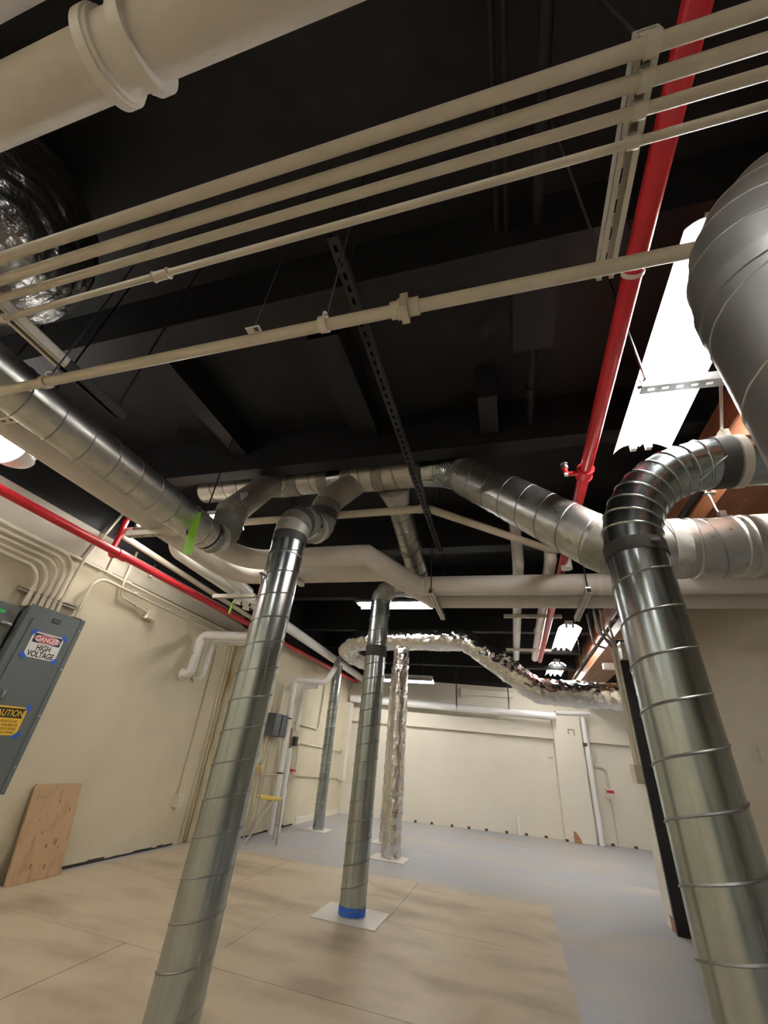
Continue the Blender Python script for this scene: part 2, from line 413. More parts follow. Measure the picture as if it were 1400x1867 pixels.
fixture((.86, 1.56, 2.75), 1.26, 'y', 'bright strip light at upper right beside the red pipe')
fixture((.86, 6.6, 2.75), 1.3, 'y', 'far strip light along the timber beam, nearer of two')
fixture((.88, 8.75, 2.72), 1.1, 'y', 'farthest strip light along the timber beam')
t = thing('wrap_light', (-3.17, .9, 2.55), 'rounded lens strip light above the left red pipe at the frame edge', 'light')
MB().box((-3.17, .85, 2.61), (.2, 1.22, .04)).build('housing', refl_m, t, smooth=False)
def lens(y0, y1, k0, k1, name, m):
    vs = []; n = 16
    for i in range(9):
        u_ = i / 8; k = k0 + (k1 - k0) * u_; k = math.sqrt(max(.0009, 1 - k * k)) if k1 > 0 else 1
        for j in range(n + 1):
            a = PI * j / n; vs.append((-3.17 + .14 * k * math.cos(a), y0 + (y1 - y0) * u_, 2.59 - .075 * k * math.sin(a)))
    mb = MB().add(vs, [(i * (n + 1) + j, i * (n + 1) + j + 1, (i + 1) * (n + 1) + j + 1, (i + 1) * (n + 1) + j) for i in range(8) for j in range(n)])
    mb.build(name, m, t)
lens(.24, 1.36, 0, 0, 'lens', lens_m)
lens(1.36, 1.50, 0, 1, 'end_cap', refl_m)
lens(.24, .10, 0, 1, 'end_cap', refl_m)
fixture((-2.85, 2.68, 2.76), 1.1, 'x', 'strip light behind the red riser beside the left white pipe')
fixture((-1.46, 5.25, 2.84), 1.05, 'x', 'strip light behind the top of the middle duct')
fixture((-2.0, 8.0, 2.29), 1.3, 'x', 'low strip light before the back wall left of the foil duct')
fixture((-.1, -1.5, 2.75), 1.26, 'y', 'added unseen strip light behind the viewer on the right', group='added lights behind the viewer')  # unseen lamp, added to light the overhead pipes from behind the camera
fixture((-2.2, -1.3, 2.75), 1.26, 'y', 'added unseen strip light behind the viewer on the left', group='added lights behind the viewer')  # unseen as well, added as fill from behind the camera
fixture((3.2, 7.4, 2.75), 1.3, 'y', 'added unseen strip light beyond the opening behind the right wall', group='added lights beyond the opening')  # unseen lamp, added for the brightness of the room

# ================================================================== DUCTS
DR = .102
X, Y, Z = V((1, 0, 0)), V((0, 1, 0)), V((0, 0, 1))
MY, MZ = 2.52, 3.0
# manifold across the ceiling
t = thing('manifold_duct', (-1.3, MY, MZ), 'horizontal spiral duct manifold partly hidden behind the black beam', 'duct')
duct_run(t, (-2.6, MY, MZ), (-1.36, MY, MZ), .105, galv_rough, pitch=.14, ph=1)
MB().tube([(-1.36, MY, MZ), (-1.2, MY, MZ)], [.105, .125], 36).build('reducer', galv, t)
duct_run(t, (-1.2, MY, MZ), (-.56, MY, MZ), .125, galv_rough, pitch=.14)
for x, r in ((-1.66, .112), (-1.38, .112), (-1.16, .131), (-.9, .131)): MB().band((x, MY, MZ), X, r, .09, 36).build('mastic_joint', mastic, t)
MB().band((-.57, MY, MZ), X, .134, .05, 36).build('draw_band', gasket, t)
# left vertical duct with its double bend
def damper(parent, c, n, up):
    """round damper plate with lever and tail"""
    c, n, up = V(c), V(n).normalized(), V(up).normalized(); sd = n.cross(up)
    d = MB(); d.tube([c, c + n * .008], .026, 18); d.ring(c + n * .006, n, .022, .004, 18); o = d.build('damper_regulator', steel, parent)
    MB().tube([c, c + n * .035], .007, 10).build('shaft', gasket, o)
    MB().tube([c + n * .02 + sd * .0, c + n * .028 - sd * .02 - up * .05, c + n * .03 - sd * .035 - up * .075], .005, 8).build('lever', steel, o)

t = thing('vertical_duct', (-1.285, 1.99, 0), 'spiral duct standing left of centre with a looping bend at its top', 'duct')
duct_run(t, (-1.287, 1.99, 0), (-1.26, 1.99, 2.13), DR, pitch=.134, ph=2.2)
MB().band((-1.26, 1.99, 2.15), Z, DR + .004, .055, 36).build('draw_band', gasket, t)
e = elbow(t, (-1.26, 1.99, 2.175), Z, Y, .185, DR + .004, 5, mastic, .003, over={0: galv_rough, 2: gasket})
MB().band(e, Y, DR + .008, .03).build('joint_ring', galv, t)
e2 = elbow(t, V(e) + Y * .01, Y, V((.02, .1, 1)), .165, DR + .004, 5, mastic, .003, over={1: galv_rough})
MB().band(V(e2) + Z * .03, Z, DR + .007, .07).build('mastic_joint', gasket, t)
top = V(e2) + V((.004, .03, .12))
MB().tube([e2, top], DR + .003, 36).build('riser', mastic, t)
MB().tube(fillet([top, top + V((.01, .01, .07)), V((-1.12, MY, MZ - .06))], .1), DR + .002, 36).build('tap', galv_rough, t)
MB().band(top, V((.1, .2, 1)), DR + .008, .05).build('mastic_joint', mastic, t)
c0 = P(497, 1048, 'y', 1.90); damper(t, (-1.262 - .05, 1.99 - .088, c0.z), (-.35, -.9, 0), Z)
MB().band((-1.262, 1.99, 2.03), Z, DR + .003, .012).build('joint_ring', seam_m, t)
# left horizontal duct
LZ = 2.195
t = thing('horizontal_duct', (-1.85, 0, LZ), 'spiral duct running overhead along the left side with a green tape strip', 'duct')
duct_run(t, (-1.85, .30, LZ), (-1.85, .42, LZ), DR, galv_soft, pitch=.145, ph=.4)
duct_run(t, (-1.85, .42, LZ), (-1.85, 1.93, LZ), DR, galv_soft, pitch=.145, ph=1.1)
MB().band((-1.85, .42, LZ), Y, DR + .006, .06).build('draw_band', steel, t)
e = elbow(t, (-1.85, 1.94, LZ), Y, Z, .15, DR + .005, 5, mastic, .003, over={1: galv_rough})
MB().band(V((-1.85, 1.95, LZ)), Y, DR + .007, .025).build('joint_ring', galv, t)
top = V(e) + Z * .12
MB().tube([e, top], DR + .003, 36).build('riser', mastic, t)
MB().band(top, V((.2, 0, 1)), DR + .008, .05).build('mastic_joint', mastic, t)
MB().tube(fillet([top, top + V((0, .05, .07)), V((-1.85, MY - .10, MZ - .05))], .1), DR, 36).build('tap', galv_rough, t)
e5 = V((-1.85, MY - .10, MZ - .05)); MB().tube(fillet([e5, V((-1.84, MY + .01, MZ)), V((-1.62, MY, MZ))], .12, 6), DR + .006, 36).build('saddle', mastic, t)
MB().box(top + V((.075, -.01, .12)), (.004, .09, .06), Matrix.Rotation(.7, 3, 'X')).build('paper_label', sign_w, t, smooth=False)
damper(t, (-1.80, 1.72, LZ - .09), (.4, -.2, -.9), (0, -1, 0))
tag(MB().add([P(355, 932, 'y', 1.70), P(367, 934, 'y', 1.70), P(349, 1012, 'y', 1.70), P(332, 1009, 'y', 1.70)] + [p + V((0, .002, 0)) for p in (P(355, 932, 'y', 1.70), P(367, 934, 'y', 1.70), P(349, 1012, 'y', 1.70), P(332, 1009, 'y', 1.70))], [(0, 1, 2, 3), (4, 5, 6, 7), (0, 1, 5, 4), (1, 2, 6, 5), (2, 3, 7, 6), (3, 0, 4, 7)]).build('green_ribbon', green, smooth=False), 'bright green tape ribbon hanging from the left overhead duct', 'tape')
# centre duct: branch from the manifold, down to the floor
CX, CY = -1.235, 3.93
t = thing('vertical_duct', (CX, CY, 0), 'spiral duct in the middle of the room with blue tape at its foot', 'duct')
duct_run(t, (CX, CY, .0), (CX, CY, 1.86), .1, pitch=.134, ph=1.)
MB().band((CX, CY, 1.91), Z, .104, .1, 36).build('draw_band', gasket, t)
duct_run(t, (CX, CY, 1.95), (CX, CY, 2.42), .1, pitch=.134, ph=2.)
MB().band((CX, CY, .045), Z, .1025, .05, 36).build('blue_tape', blue, t)
e = elbow(t, (CX, CY, 2.42), Z, X, .16, .103, 4, mastic, .0)
b0, b1 = V((-.80, MY + .1, MZ - .06)), V((-.775, 3.66, 2.56))
MB().tube(fillet([e, e + V((.12, 0, 0)), b1 + V((.01, .18, -.05)), b1], .1), .1, 30).build('connector', galv, t)
duct_run(t, b0 + (b1 - b0) * .12, b1, .098, galv_soft, pitch=.14, ph=.5)
MB().tube([b0, b0 + (b1 - b0) * .14], [.135, .099], 36).build('conical_tap', galv_rough, t)
for k in (.62, .9, .97): MB().band(b0 + (b1 - b0) * k, b1 - b0, .103, .05 if k < .95 else .03).build('mastic_joint', mastic if k < .95 else galv, t)
t = thing('floor_plate', (CX, CY, .008), 'pale square sheet under the foot of the middle duct', 'sheet')
for i, (a, b) in enumerate((((CX - .25, CY - .20), (CX + .24, CY - .04)), ((CX - .25, CY - .04), (CX + .24, CY + .2)))):
    MB().span((a[0], a[1], .008), (b[0], b[1], .012)).build('sheet', plate_m, t, smooth=False)
# slanted big duct and its horizontal run on the right
t = thing('slanted_duct', (0, 2.4, 2.6), 'wide spiral duct slanting down to the right from the manifold', 'duct')
s0 = V((-.54, MY, MZ)); s2 = V((.52, 2.17, 2.13)); 
MB().tube([s0, s0 + X * .08], [.125, .135], 36).build('reducer', galv, t)
q0 = s0 + X * .08; d1 = (s2 - V((-.2, 2.5, 2.82))).normalized()
e = elbow(t, q0, X, d1, .30, .135, 8, galv, .004)
MB().tube([e, e + d1 * .07], [.136, .148], 36).build('collar', mastic, t)
duct_run(t, e + d1 * .06, s2, .147, galv_soft, pitch=.15, ph=.3)
e3 = elbow(t, s2, d1, V((1, .03, .02)), .22, .149, 3, mastic, .004)
e4 = V((XW(2.2) + .02, 2.20, e3.z + .03))
duct_run(t, e3, e4, .147, galv_soft, pitch=.18, ph=2.)
dd = (e4 - e3).normalized()
for k, wd in ((.03, .05), (.16, .07), (.56, .09), (.78, .06)): MB().band(e3 + dd * k, dd, .153, wd, 36).build('mastic_joint', mastic_pale, t)
for k in (.23, .42, .66): MB().ring(e3 + dd * k, dd, .149, .006, 36).build('joint_ring', steel, t)
MB().band(e3 + dd * .47, dd, .155, .022, 36).build('hanger_strap', steel, t)
print('SL', e, e3)
# hanger of that duct
h0 = e3 + dd * .43 + Z * .155
t2 = thing('duct_hanger', h0, 'twisted steel hanger above the mastic jointed duct', 'hanger')
MB().tube([h0 + V((0, 0, -.01)), h0 + V((-.015, 0, .06)), h0 + V((-.02, 0, .14)), h0 + V((-.045, 0, .22))], .006, 8).build('rod', steel, t2)
MB().box(h0 + V((-.02, 0, .16)), (.05, .03, .006)).box(h0 + V((-.0, 0, .18)), (.02, .02, .05)).build('beam_clip', steel, t2, smooth=False)
MB().box(h0 + V((-.0, 0, .02)), (.03, .03, .05)).build('bracket', steel, t2, smooth=False)
# right vertical duct
RX, RY = .487, 1.545
t = thing('vertical_duct', (RX, RY, 0), 'large spiral duct standing at the right with a ribbed elbow turning right', 'duct')
duct_run(t, (RX + .012, RY, 0), (RX, RY, 1.755), .1, galv, pitch=.134, ph=.4, sr=.0042)
MB().band((RX, RY, 1.772), Z, .1045, .05, 40).build('draw_band', gasket, t)
MB().box((RX + .04, RY - .095, 1.775), (.03, .02, .012)).build('band_latch', steel, t, smooth=False)
e = elbow(t, (RX, RY, 1.795), Z, X, .355, .1, 10, galv, .0045, 40)
MB().band(e + X * .02, X, .105, .055, 40).build('draw_band', gasket, t)
duct_run(t, e + X * .04, V((XW(RY) + .02, RY, e.z)), .1, galv, pitch=.2, ph=1.5)
MB().tube([e + V((.0, -.098, -.04)), e + V((-.1, -.06, -.12))], .003, 6).build('band_wire', steel, t)
hp = e + X * .07
o = MB().band(hp, X, .106, .028, 36).build('hanger_strap', strut_m, t)
MB().box(hp + V((0, 0, .125)), (.03, .05, .05)).build('strap_bracket', strut_m, o, smooth=False)
# its trapeze bar hanging over the strip light
sb = 2.40
t2 = strut('hanger_strut', P(1166, 706, 'z', sb), P(1166, 706, 'z', sb) + V((.62, .02, 0)), m=strut_grey, label='short slotted strut crossing below the bright strip light')
tag(MB().tube([hp + V((0, 0, .15)), V((hp.x - .05, P(1166, 706, 'z', sb).y, sb))], .006, 8).build('hanger_rod', steel), 'steel rod from the right elbow up to the short strut', 'rod')
pr = P(1176, 690, 'z', sb + .02)
tag(MB().tube([pr, V((pr.x, pr.y, ZC))], .005, 8).build('hanger_rod', steel), 'steel rod standing on the short strut by the strip light', 'rod')
# near dark duct at the right edge
NX, NY = .43, .479
t = thing('vertical_duct', (NX, NY, 0), 'nearest dark round duct with elbow at the right edge', 'duct')
duct_run(t, (NX, NY, 0), (NX, NY, 1.70), .1, galv_dark, pitch=.134, ph=.2, sr=.002)
e = elbow(t, (NX, NY, 1.70), Z, X, .30, .1, 8, galv_dark, .0014, 48)
MB().band((NX, NY, 1.69), Z, .1022, .03, 40).build('draw_band', galv_dark, t)
duct_run(t, e, V((XW(NY) + .02, NY, e.z)), .1, galv_dark, pitch=.2)
# rear duct by the far left wall
t = thing('vertical_duct', (-2.93, 7.17, 0), 'slim spiral duct standing beside the far left wall', 'duct')
duct_run(t, (-2.91, 7.17, 0), (-2.95, 7.17, 2.1), .085, pitch=.13)
MB().span((-3.08, 6.98, .0), (-2.72, 7.34, .005)).build('floor_plate', plate_m, t, smooth=False)
MB().tube([(-2.95, 7.17, 2.1), (-2.95, 7.17, 2.36)], .085, 24).build('upper_section', galv_dark, t)

# ---- foil wrapped ducts
def foil_tube(name, path, R, amp, parent, seg=40, step=.03, seed=0, m=foil, stretch=(1, 1)):
    path = [V(p) for p in path]; pts = [path[0]]
    for a, b in zip(path[:-1], path[1:]):
        n = max(1, int((b - a).length / step)); pts += [a + (b - a) * (k / n) for k in range(1, n + 1)]
    mb = MB(); mb.tube(pts, R, seg); n = len(pts)
    for i in range(n):
        for j in range(seg):
            v = mb.v[i * seg + j]; d = (v - pts[i]).normalized(); an = 2 * PI * j / seg
            k = noise.noise(V((i * step * 14 * stretch[0], math.cos(an) * 2.2 * stretch[1] + seed, math.sin(an) * 2.2 * stretch[1]))) + .6 * noise.noise(V((i * step * 34, math.cos(an) * 6 + seed, math.sin(an) * 6)))
            mb.v[i * seg + j] = v + d * (k * amp)
    return mb.build(name, m, parent)

FX, FY = -1.49, 6.08
t = thing('foil_duct', (FX, FY, 0), 'foil wrapped vertical duct standing behind the middle duct', 'duct')
foil_tube('wrap', [(FX, FY, .0), (FX - .02, FY, 2.42)], .118, .012, t)
MB().span((FX - .22, FY - .2, 0), (FX + .2, FY + .16, .006)).build('floor_plate', plate_m, t, smooth=False)
t = thing('foil_duct', (-1.75, 6.6, 0), 'second foil wrapped duct peeking out behind the first', 'duct')
foil_tube('wrap', [(-1.78, 7.0, .0), (-1.78, 7.0, 2.35)], .115, .012, t, seed=5)
MB().span((-1.98, 6.8, 0), (-1.6, 7.16, .006)).build('floor_plate', plate_m, t, smooth=False)
t = thing('foil_duct', (-.6, 6.1, 2.5), 'long crinkled foil duct running overhead and dropping to the right', 'duct')
foil_tube('wrap', fillet([(-2.0, 6.75, 2.3), (-2.52, 6.3, 2.44), (-2.25, 6.08, 2.56), (-.56, 6.06, 2.59), (.36, 6.0, 1.93), (1.75, 5.95, 1.89)], .3, 8), .155, .018, t, 56, .022, 3)
for x in (-2.0, -.9, .95): MB().tube([(x, 6.06, 2.2 if x > .9 else 2.7), (x, 6.06, 2.95)], .004, 6).build('hanger_rod', blacksteel, t)
# dark foil flex at upper left
t = thing('flexible_duct', (-1.8, .4, 2.6), 'dark wrinkled flexible duct at the upper left edge', 'duct')
fa, fb = D(-8, 440, 1.18), D(-45, 390, 1.62)
nn_ = 60; mb = MB(); pts_ = [fb.lerp(fa, k / nn_) for k in range(nn_ + 1)]
mb.tube([fb + (fb - fa) * .8] + pts_, [.33] + [(.33 * math.cos(k / nn_ * PI / 2) ** .75 + .05) * (1 + .035 * math.sin(k * 1.15)) for k in range(nn_ + 1)], 56)
for i_, v_ in enumerate(mb.v): mb.v[i_] = v_ + (v_ - fb).normalized() * (.014 * noise.noise(v_ * 9) + .008 * noise.noise(v_ * 30))
mb.build('sleeve', foil_d, t)

# ================================================================== INSULATED WHITE PIPES OVERHEAD
WZ, WR = 2.38, .085
t = thing('insulated_pipe', (-1, 2.72, WZ), 'white insulated pipe of the overhead pair, the one nearer to the camera', 'pipe', 'overhead insulated pipes')
MB().tube(fillet([(-2.16, .3, WZ), (-2.16, 2.73, WZ), (-1.06, 2.72, WZ)], .26, 8) , WR, 32).build('jacket', jacket, t)
MB().tube([(-1.07, 2.72, WZ), (-1.0, 2.72, WZ), (-.74, 3.36, WZ), (-.66, 3.40, WZ)], WR, 32).build('offset', jacket, t)
MB().tube([(-.74, 3.395, WZ), (XW(3.43) + .02, 3.43, WZ)], WR, 32).build('jacket', jacket, t)
for p in ((-1.72, 2.73, WZ), (.1, 3.405, WZ), (.75, 3.41, WZ)): MB().band(p, X, WR + .002, .02, 32).build('jacket_tape', white, t)
t = thing('insulated_pipe', (-1, 3.04, WZ), 'white insulated pipe of the overhead pair, the one nearer to the wall', 'pipe', 'overhead insulated pipes')
MB().tube(fillet([(-2.43, .3, WZ), (-2.43, 3.04, WZ), (-.96, 3.04, WZ)], .26, 8), WR, 32).build('jacket', jacket, t)
MB().tube([(-.97, 3.04, WZ), (-.93, 3.04, WZ), (-.66, 3.70, WZ), (-.6, 3.735, WZ)], WR, 32).build('offset', jacket, t)
MB().tube([(-.68, 3.735, WZ), (XW(3.77) + .02, 3.77, WZ)], WR, 32).build('jacket', jacket, t)
for p in ((-1.98, 3.04, WZ), (.2, 3.745, WZ)): MB().band(p, X, WR + .002, .02, 32).build('jacket_tape', white, t)
# trapeze hangers
def trapeze(p0, p1, lab, sides=True):
    p0, p1 = V(p0), V(p1); d = (p1 - p0).normalized()
    o = thing('pipe_trapeze', (p0 + p1) / 2, lab, 'hanger', 'trapeze hangers of the white pipes')
    strut('channel', p0, p1, .041, .041, strut_m, parent=o)
    for p in (p0 + d * .03, p1 - d * .03):
        r = MB().tube([p - Z * .02, V((p.x, p.y, ZC))], .005, 8).build('rod', blacksteel, o)
        MB().box(p + Z * .028, (.038, .038, .008)).build('washer', steel, o, smooth=False)
zt = WZ - WR - .021
xa = P(788, 1085, 'z', zt).x; trapeze((xa, 3.24, zt), (xa + .0, 4.0, zt), 'slotted trapeze strut under the white pipes right of the middle duct')
xa = P(1070, 1085, 'z', zt).x; trapeze((xa, 3.27, zt), (xa, 4.02, zt), 'slotted trapeze strut under the white pipes beside the right duct')
trapeze((-2.62, 2.0, zt), (-1.96, 2.0, zt), 'slotted trapeze strut under the white pipes by the green ribbon')
trapeze((-2.62, .86, zt), (-1.985, .86, zt), 'slotted trapeze strut at the left frame edge below the single conduit')
q_ = P(551, 1066, 'z', zt); trapeze((q_.x, 2.56, zt), (q_.x, q_.y, zt), 'slotted trapeze strut behind the left standing duct')

# pipes beyond: pair running away under the ceiling on the right
for k, (x, y0, r) in enumerate(((.155, 3.42, .05), (.42, 3.36, .052))):
    t = thing('insulated_pipe', (x, 5, 2.6), 'white pipe running away under the ceiling, %s of two' % ('left' if k == 0 else 'right'), 'pipe', 'white pipes running to the far room')
    MB().tube(fillet([(x, y0, 3.0), (x, y0, 2.6), (x + .02 * k, 7.2, 2.6)], .09, 6), r, 24).build('jacket', white_gloss, t)
    for y in (4.3, 5.6): MB().band((x, y, 2.6), Y, r + .0015, .02).build('jacket_tape', white, t)
tag(MB().tube([(.52, 3.30, 2.47), (.52, 3.30, 2.55)], .045, 20).build('capped_stub', white_gloss), 'short white capped stub above the white pipes', 'cap')
for y, z, n in ((4.75, 2.53, 'nearer'), (6.35, 2.53, 'farther')):
    strut('pipe_strut', (.0, y, z), (.62, y, z), .04, .035, strut_m, label='%s cross strut under the two white pipes of the far room' % n)
# white pipe along the far left, with valves
t = thing('insulated_pipe', (-2.95, 5, 2.5), 'long white pipe along the left wall running into the far room', 'pipe')
MB().tube(fillet([(-2.86, 2.66, 2.95), (-2.86, 2.66, 2.5), (-2.95, 4.4, 2.5), (-3.12, 9.2, 2.46)], .11, 8), .07, 24).build('jacket', white_gloss, t)
for y in (4.6, 5.5, 6.6): MB().band((-2.96 - (y - 4.4) * .035, y, 2.5), Y, .072, .02).build('jacket_tape', gasket, t)
t = thing('insulated_pipe', (-2.68, 3.2, 2.5), 'short white pipe with rounded end joining the valve cluster', 'pipe')
MB().tube(fillet([(-2.66, 2.92, 2.95), (-2.66, 2.92, 2.5), (-2.74, 3.75, 2.48)], .1, 8), .058, 24).build('jacket', white_gloss, t)
t = thing('valve_cluster', (-2.85, 3.85, 2.45), 'cluster of small pipe ends and valves under the left white pipe', 'valve')
for dx, dy, dz in ((-.03, .0, -.08), (.06, .03, -.09), (.12, .12, -.06), (.0, .14, -.1)):
    p = V((-2.86 + dx, 3.75 + dy, 2.46 + dz)); o = MB().tube([p, p + V((.05, .02, -.01)) * 1.4], .028, 16).build('pipe_end', white_gloss, t)
    MB().tube([p + V((.07, .028, -.014)), p + V((.085, .034, -.017))], .018, 12).build('plug', rust, o)
for dx in (.2, .28): MB().tube([(-2.86 + dx, 4.05, 2.44), (-2.86 + dx, 4.05, 2.56)], .01, 8).build('stem', rust, t)
strut('pipe_strut', (-3.08, 3.62, 2.39), (-2.55, 3.62, 2.39), label='small white strut beside the valve cluster')
tag(MB().tube([(-2.8, 3.62, 2.373), (-2.81, 3.62, 2.30), (-2.82, 3.63, 2.2)], [.004, .008, .014], 8).build('green_ribbon', green), 'small green tape ribbon below the valve cluster', 'tape')

# ================================================================== CONDUITS OVERHEAD
def coupling(parent, c, t, r, m, L=.05, name='coupling'):
    o = MB().band(c, t, r, L, 20)
    t = V(t).normalized(); o.ring(V(c) - t * L / 2, t, r, .0025, 20); o.ring(V(c) + t * L / 2, t, r, .0025, 20)
    return o.build(name, m, parent)
def clamp(parent, c, t, r, up=Z, m=strut_m):
    o = MB().band(c, t, r + .004, .022, 20); o.box(V(c) + V(up) * (r + .012), (.03, .022, .03)); return o.build('strut_clamp', m, parent)
names = ('first and thickest', 'second', 'third', 'fourth and thinnest')
for k, (yL, yR, r) in enumerate(((.266, .276, .0135), (.314, .318, .0135), (.358, .362, .0108), (.414, .408, .009))):
    t = thing('conduit', (-.4, (yL + yR) / 2, 2.15), 'cream conduit crossing overhead, %s of the four counted from the camera' % names[k], 'conduit', 'four parallel overhead conduits')
    MB().tube([(-1.72, yL, 2.165 - r), (1.40, yR, 2.165 - r)], r, 20).build('pipe', beige_pipe, t)
    clamp(t, (.316, yL + (yR - yL) * .72, 2.165 - r), X, r)
    if k > 1: clamp(t, (-1.5, yL, 2.165 - r), X, r)
    if k == 3: coupling(t, (P(288, 497, 'z', 2.15).x, yL, 2.165 - r), X, r + .004, beige_pipe)
strut('conduit_strut', (.316, .262, 2.191), (.316, .70, 2.191), m=strut_m, label='cream slotted strut holding the four conduits at the right', pitch=.06, up=-Z0)
o_ = strut('strut_tail', (-1.512, .62, 2.191), (-1.517, .90, 2.191), m=blacksteel, up=-Z0)
tag(o_, 'black painted far end of the left conduit strut', 'strut')
strut('conduit_strut', (-1.5, .30, 2.191), (-1.512, .62, 2.191), m=strut_m, label='cream strut holding the four conduits at the left', pitch=.06, up=-Z0)
for x, y, n in ((.316, .28, 'near end of the right'), (.316, .68, 'far end of the right'), (-1.515, .86, 'far end of the left')):
    tag(MB().tube([(x, y, 2.17), (x, y, ZC)], .0045, 8).build('hanger_rod', steel if x > 0 and y > .5 else blacksteel), 'threaded rod above the %s conduit strut' % n, 'rod')
t = thing('conduit', (-.5, .593, 2.05), 'single cream conduit crossing overhead with a union and split ring', 'conduit')
MB().tube([(-2.4, .588, 2.05), (1.40, .60, 2.05)], .0165, 20).build('pipe', beige_pipe, t)
c = P(738, 560, 'z', 2.05); c = V((c.x, .594, 2.05))
o = MB().band(c, X, .0225, .075, 20).build('union', beige_pipe, t)
MB().box(c, (.02, .05, .058)).box(c + V((-.005, 0, 0)), (.03, .03, .05)).build('union_nut', beige_pipe, o, smooth=False)
for px in (590, 75):
    c = P(px, 590 if px == 590 else 690, 'z', 2.05); c = V((c.x, .592, 2.05))
    o = MB().band(c, X, .0225, .022, 20).build('split_ring', white if px == 590 else beige_pipe, t)
    MB().ring(c + Z * .03, X, .016, .003, 16).build('ring_eye', white, o)
    MB().tube([c + Z * .04, V((c.x, c.y, ZC))], .003, 6).build('hanger_rod', blacksteel, o)
c = P(462, 601, 'z', 2.2)
t = thing('mounting_clip', c, 'small white metal clip above the single conduit', 'clip')
MB().box(c, (.05, .022, .003)).build('plate', white, t, smooth=False); MB().box(c + V((.012, 0, -.003)), (.014, .012, .004)).build('opening', gasket, t, smooth=False)
MB().tube([c, V((c.x, c.y, ZC))], .002, 6).build('wire', blacksteel, t)
# big pvc pipes close overhead
def hub(t, c, r, w2):
    o = MB().tube([c - X * w2, c - X * (w2 - .02), c - X * (w2 - .02), c + X * (w2 - .02), c + X * (w2 - .02), c + X * w2], [r + .012, r + .012, r + .004, r + .004, r + .012, r + .012], 40).build('coupling', white, t)
    for d in (-1, 1):
        h = MB()
        for k in range(12):
            pass
        MB().band(c + X * (d * w2), X, r + .017, .022, 40).build('coupling_flange', white, o)
bp = mat('old_white_pipe', (.60, .555, .49), .5, c2=(.66, .61, .55), nscale=7, bump=.12, bscale=30)
t = thing('drain_pipe', (-.4, .042, 2.16), 'large off white pipe with hub coupling close overhead', 'pipe')
MB().tube([(-1.7, .033, 2.16), (1.3, .055, 2.16)], .055, 40).build('pipe', bp, t)
hub(t, V((P(232, 95, 'z', 2.16).x, .041, 2.16)), .055, .042)
t = thing('drain_pipe', (-1, -.2, 2.2), 'second off white pipe showing only at the top left corner', 'pipe')
yy = P(0, 50, 'z', 2.2).y
MB().tube([(-1.7, yy - .09, 2.25), (1.3, yy - .07, 2.25)], .08, 32).build('pipe', bp, t)

# white conduit behind the manifold bends
t = thing('conduit', (-1, 2.45, 2.6), 'cream conduit behind the duct bends, dropping toward the right pipes', 'conduit')
MB().tube(fillet([(-3.46, 5.1, 2.55), (-3.50, 2.55, 2.65), (-.49, 2.52, 2.65), (.41, 3.30, 2.65), (.75, 3.34, 2.65)], .13, 8), .03, 20).build('pipe', cream, t)
c = P(770, 925, 'z', 2.6); MB().band(V((c.x - .04, 2.522, 2.65)), X, .034, .02).build('strap', cream, t)
# red pipes
t = thing('sprinkler_pipe', (.5, 2, 2.52), 'red sprinkler pipe running away on the right', 'pipe')
rx, rz, rr = .498, 2.52, .032
MB().tube([(rx, -.6, rz), (rx, 7.0, rz)], rr, 20).build('pipe', red, t)
yt = P(1062, 862, 'z', rz).y
o = MB().band((rx, yt, rz), Y, rr + .008, .075, 20).build('tee', red, t)
for d in (-1, 1): MB().ring((rx, yt + d * .036, rz), Y, rr + .008, .006, 20).build('tee_lip', red, o)
MB().tube(fillet([(rx, yt, rz), (rx - .10, yt, rz), (rx - .10, yt, rz + .05)], .02, 4), .014, 14).build('outlet', red, o)
MB().tube([(rx - .10, yt, rz + .04), (rx - .10, yt, rz + .055)], .019, 14).tube([(rx - .10, yt, rz + .055), (rx - .10, yt, rz + .07)], .012, 12).tube([(rx - .10, yt, rz + .07), (rx - .10, yt, rz + .074)], .02, 14).build('sprinkler_head', steel, o)
MB().box((rx - .10, yt - .012, rz - .012), (.02, .02, .014)).build('white_cap', white, o)
c = P(1168, 492, 'z', rz); MB().band((rx, c.y, rz), Y, rr + .004, .014, 20).build('pipe_ring', white, t)
MB().tube([(rx + .05, c.y, rz), (rx + .05, c.y, ZC)], .004, 6).build('hanger_rod', blacksteel, t)
t = thing('sprinkler_pipe', (-3.25, 3, 2.37), 'red sprinkler pipe along the left wall with a riser', 'pipe')
MB().tube([(-3.25, -.6, 2.37), (-3.25, 9.1, 2.385)], .034, 20).build('pipe', red, t)
pt = P(213, 1008, 'x', -3.25); yt = pt.y + .05
o = MB().band((-3.25, yt, 2.372), Y, .043, .09, 20).build('tee', red, t)
MB().tube(fillet([(-3.25, yt, 2.372), (-3.385, yt, 2.372), (-3.385, yt, 3.1)], .04, 5), .024, 16).build('riser', red, t)
MB().tube([(-3.25, 8.4, 2.385), (-3.25, 8.4, 2.8)], .024, 14).build('riser', red, t)
for y in (1.1, 4.2, 6.4): MB().tube([(-3.25, y, 2.4), (-3.25, y, ZC)], .004, 6).build('hanger_rod', blacksteel, t)

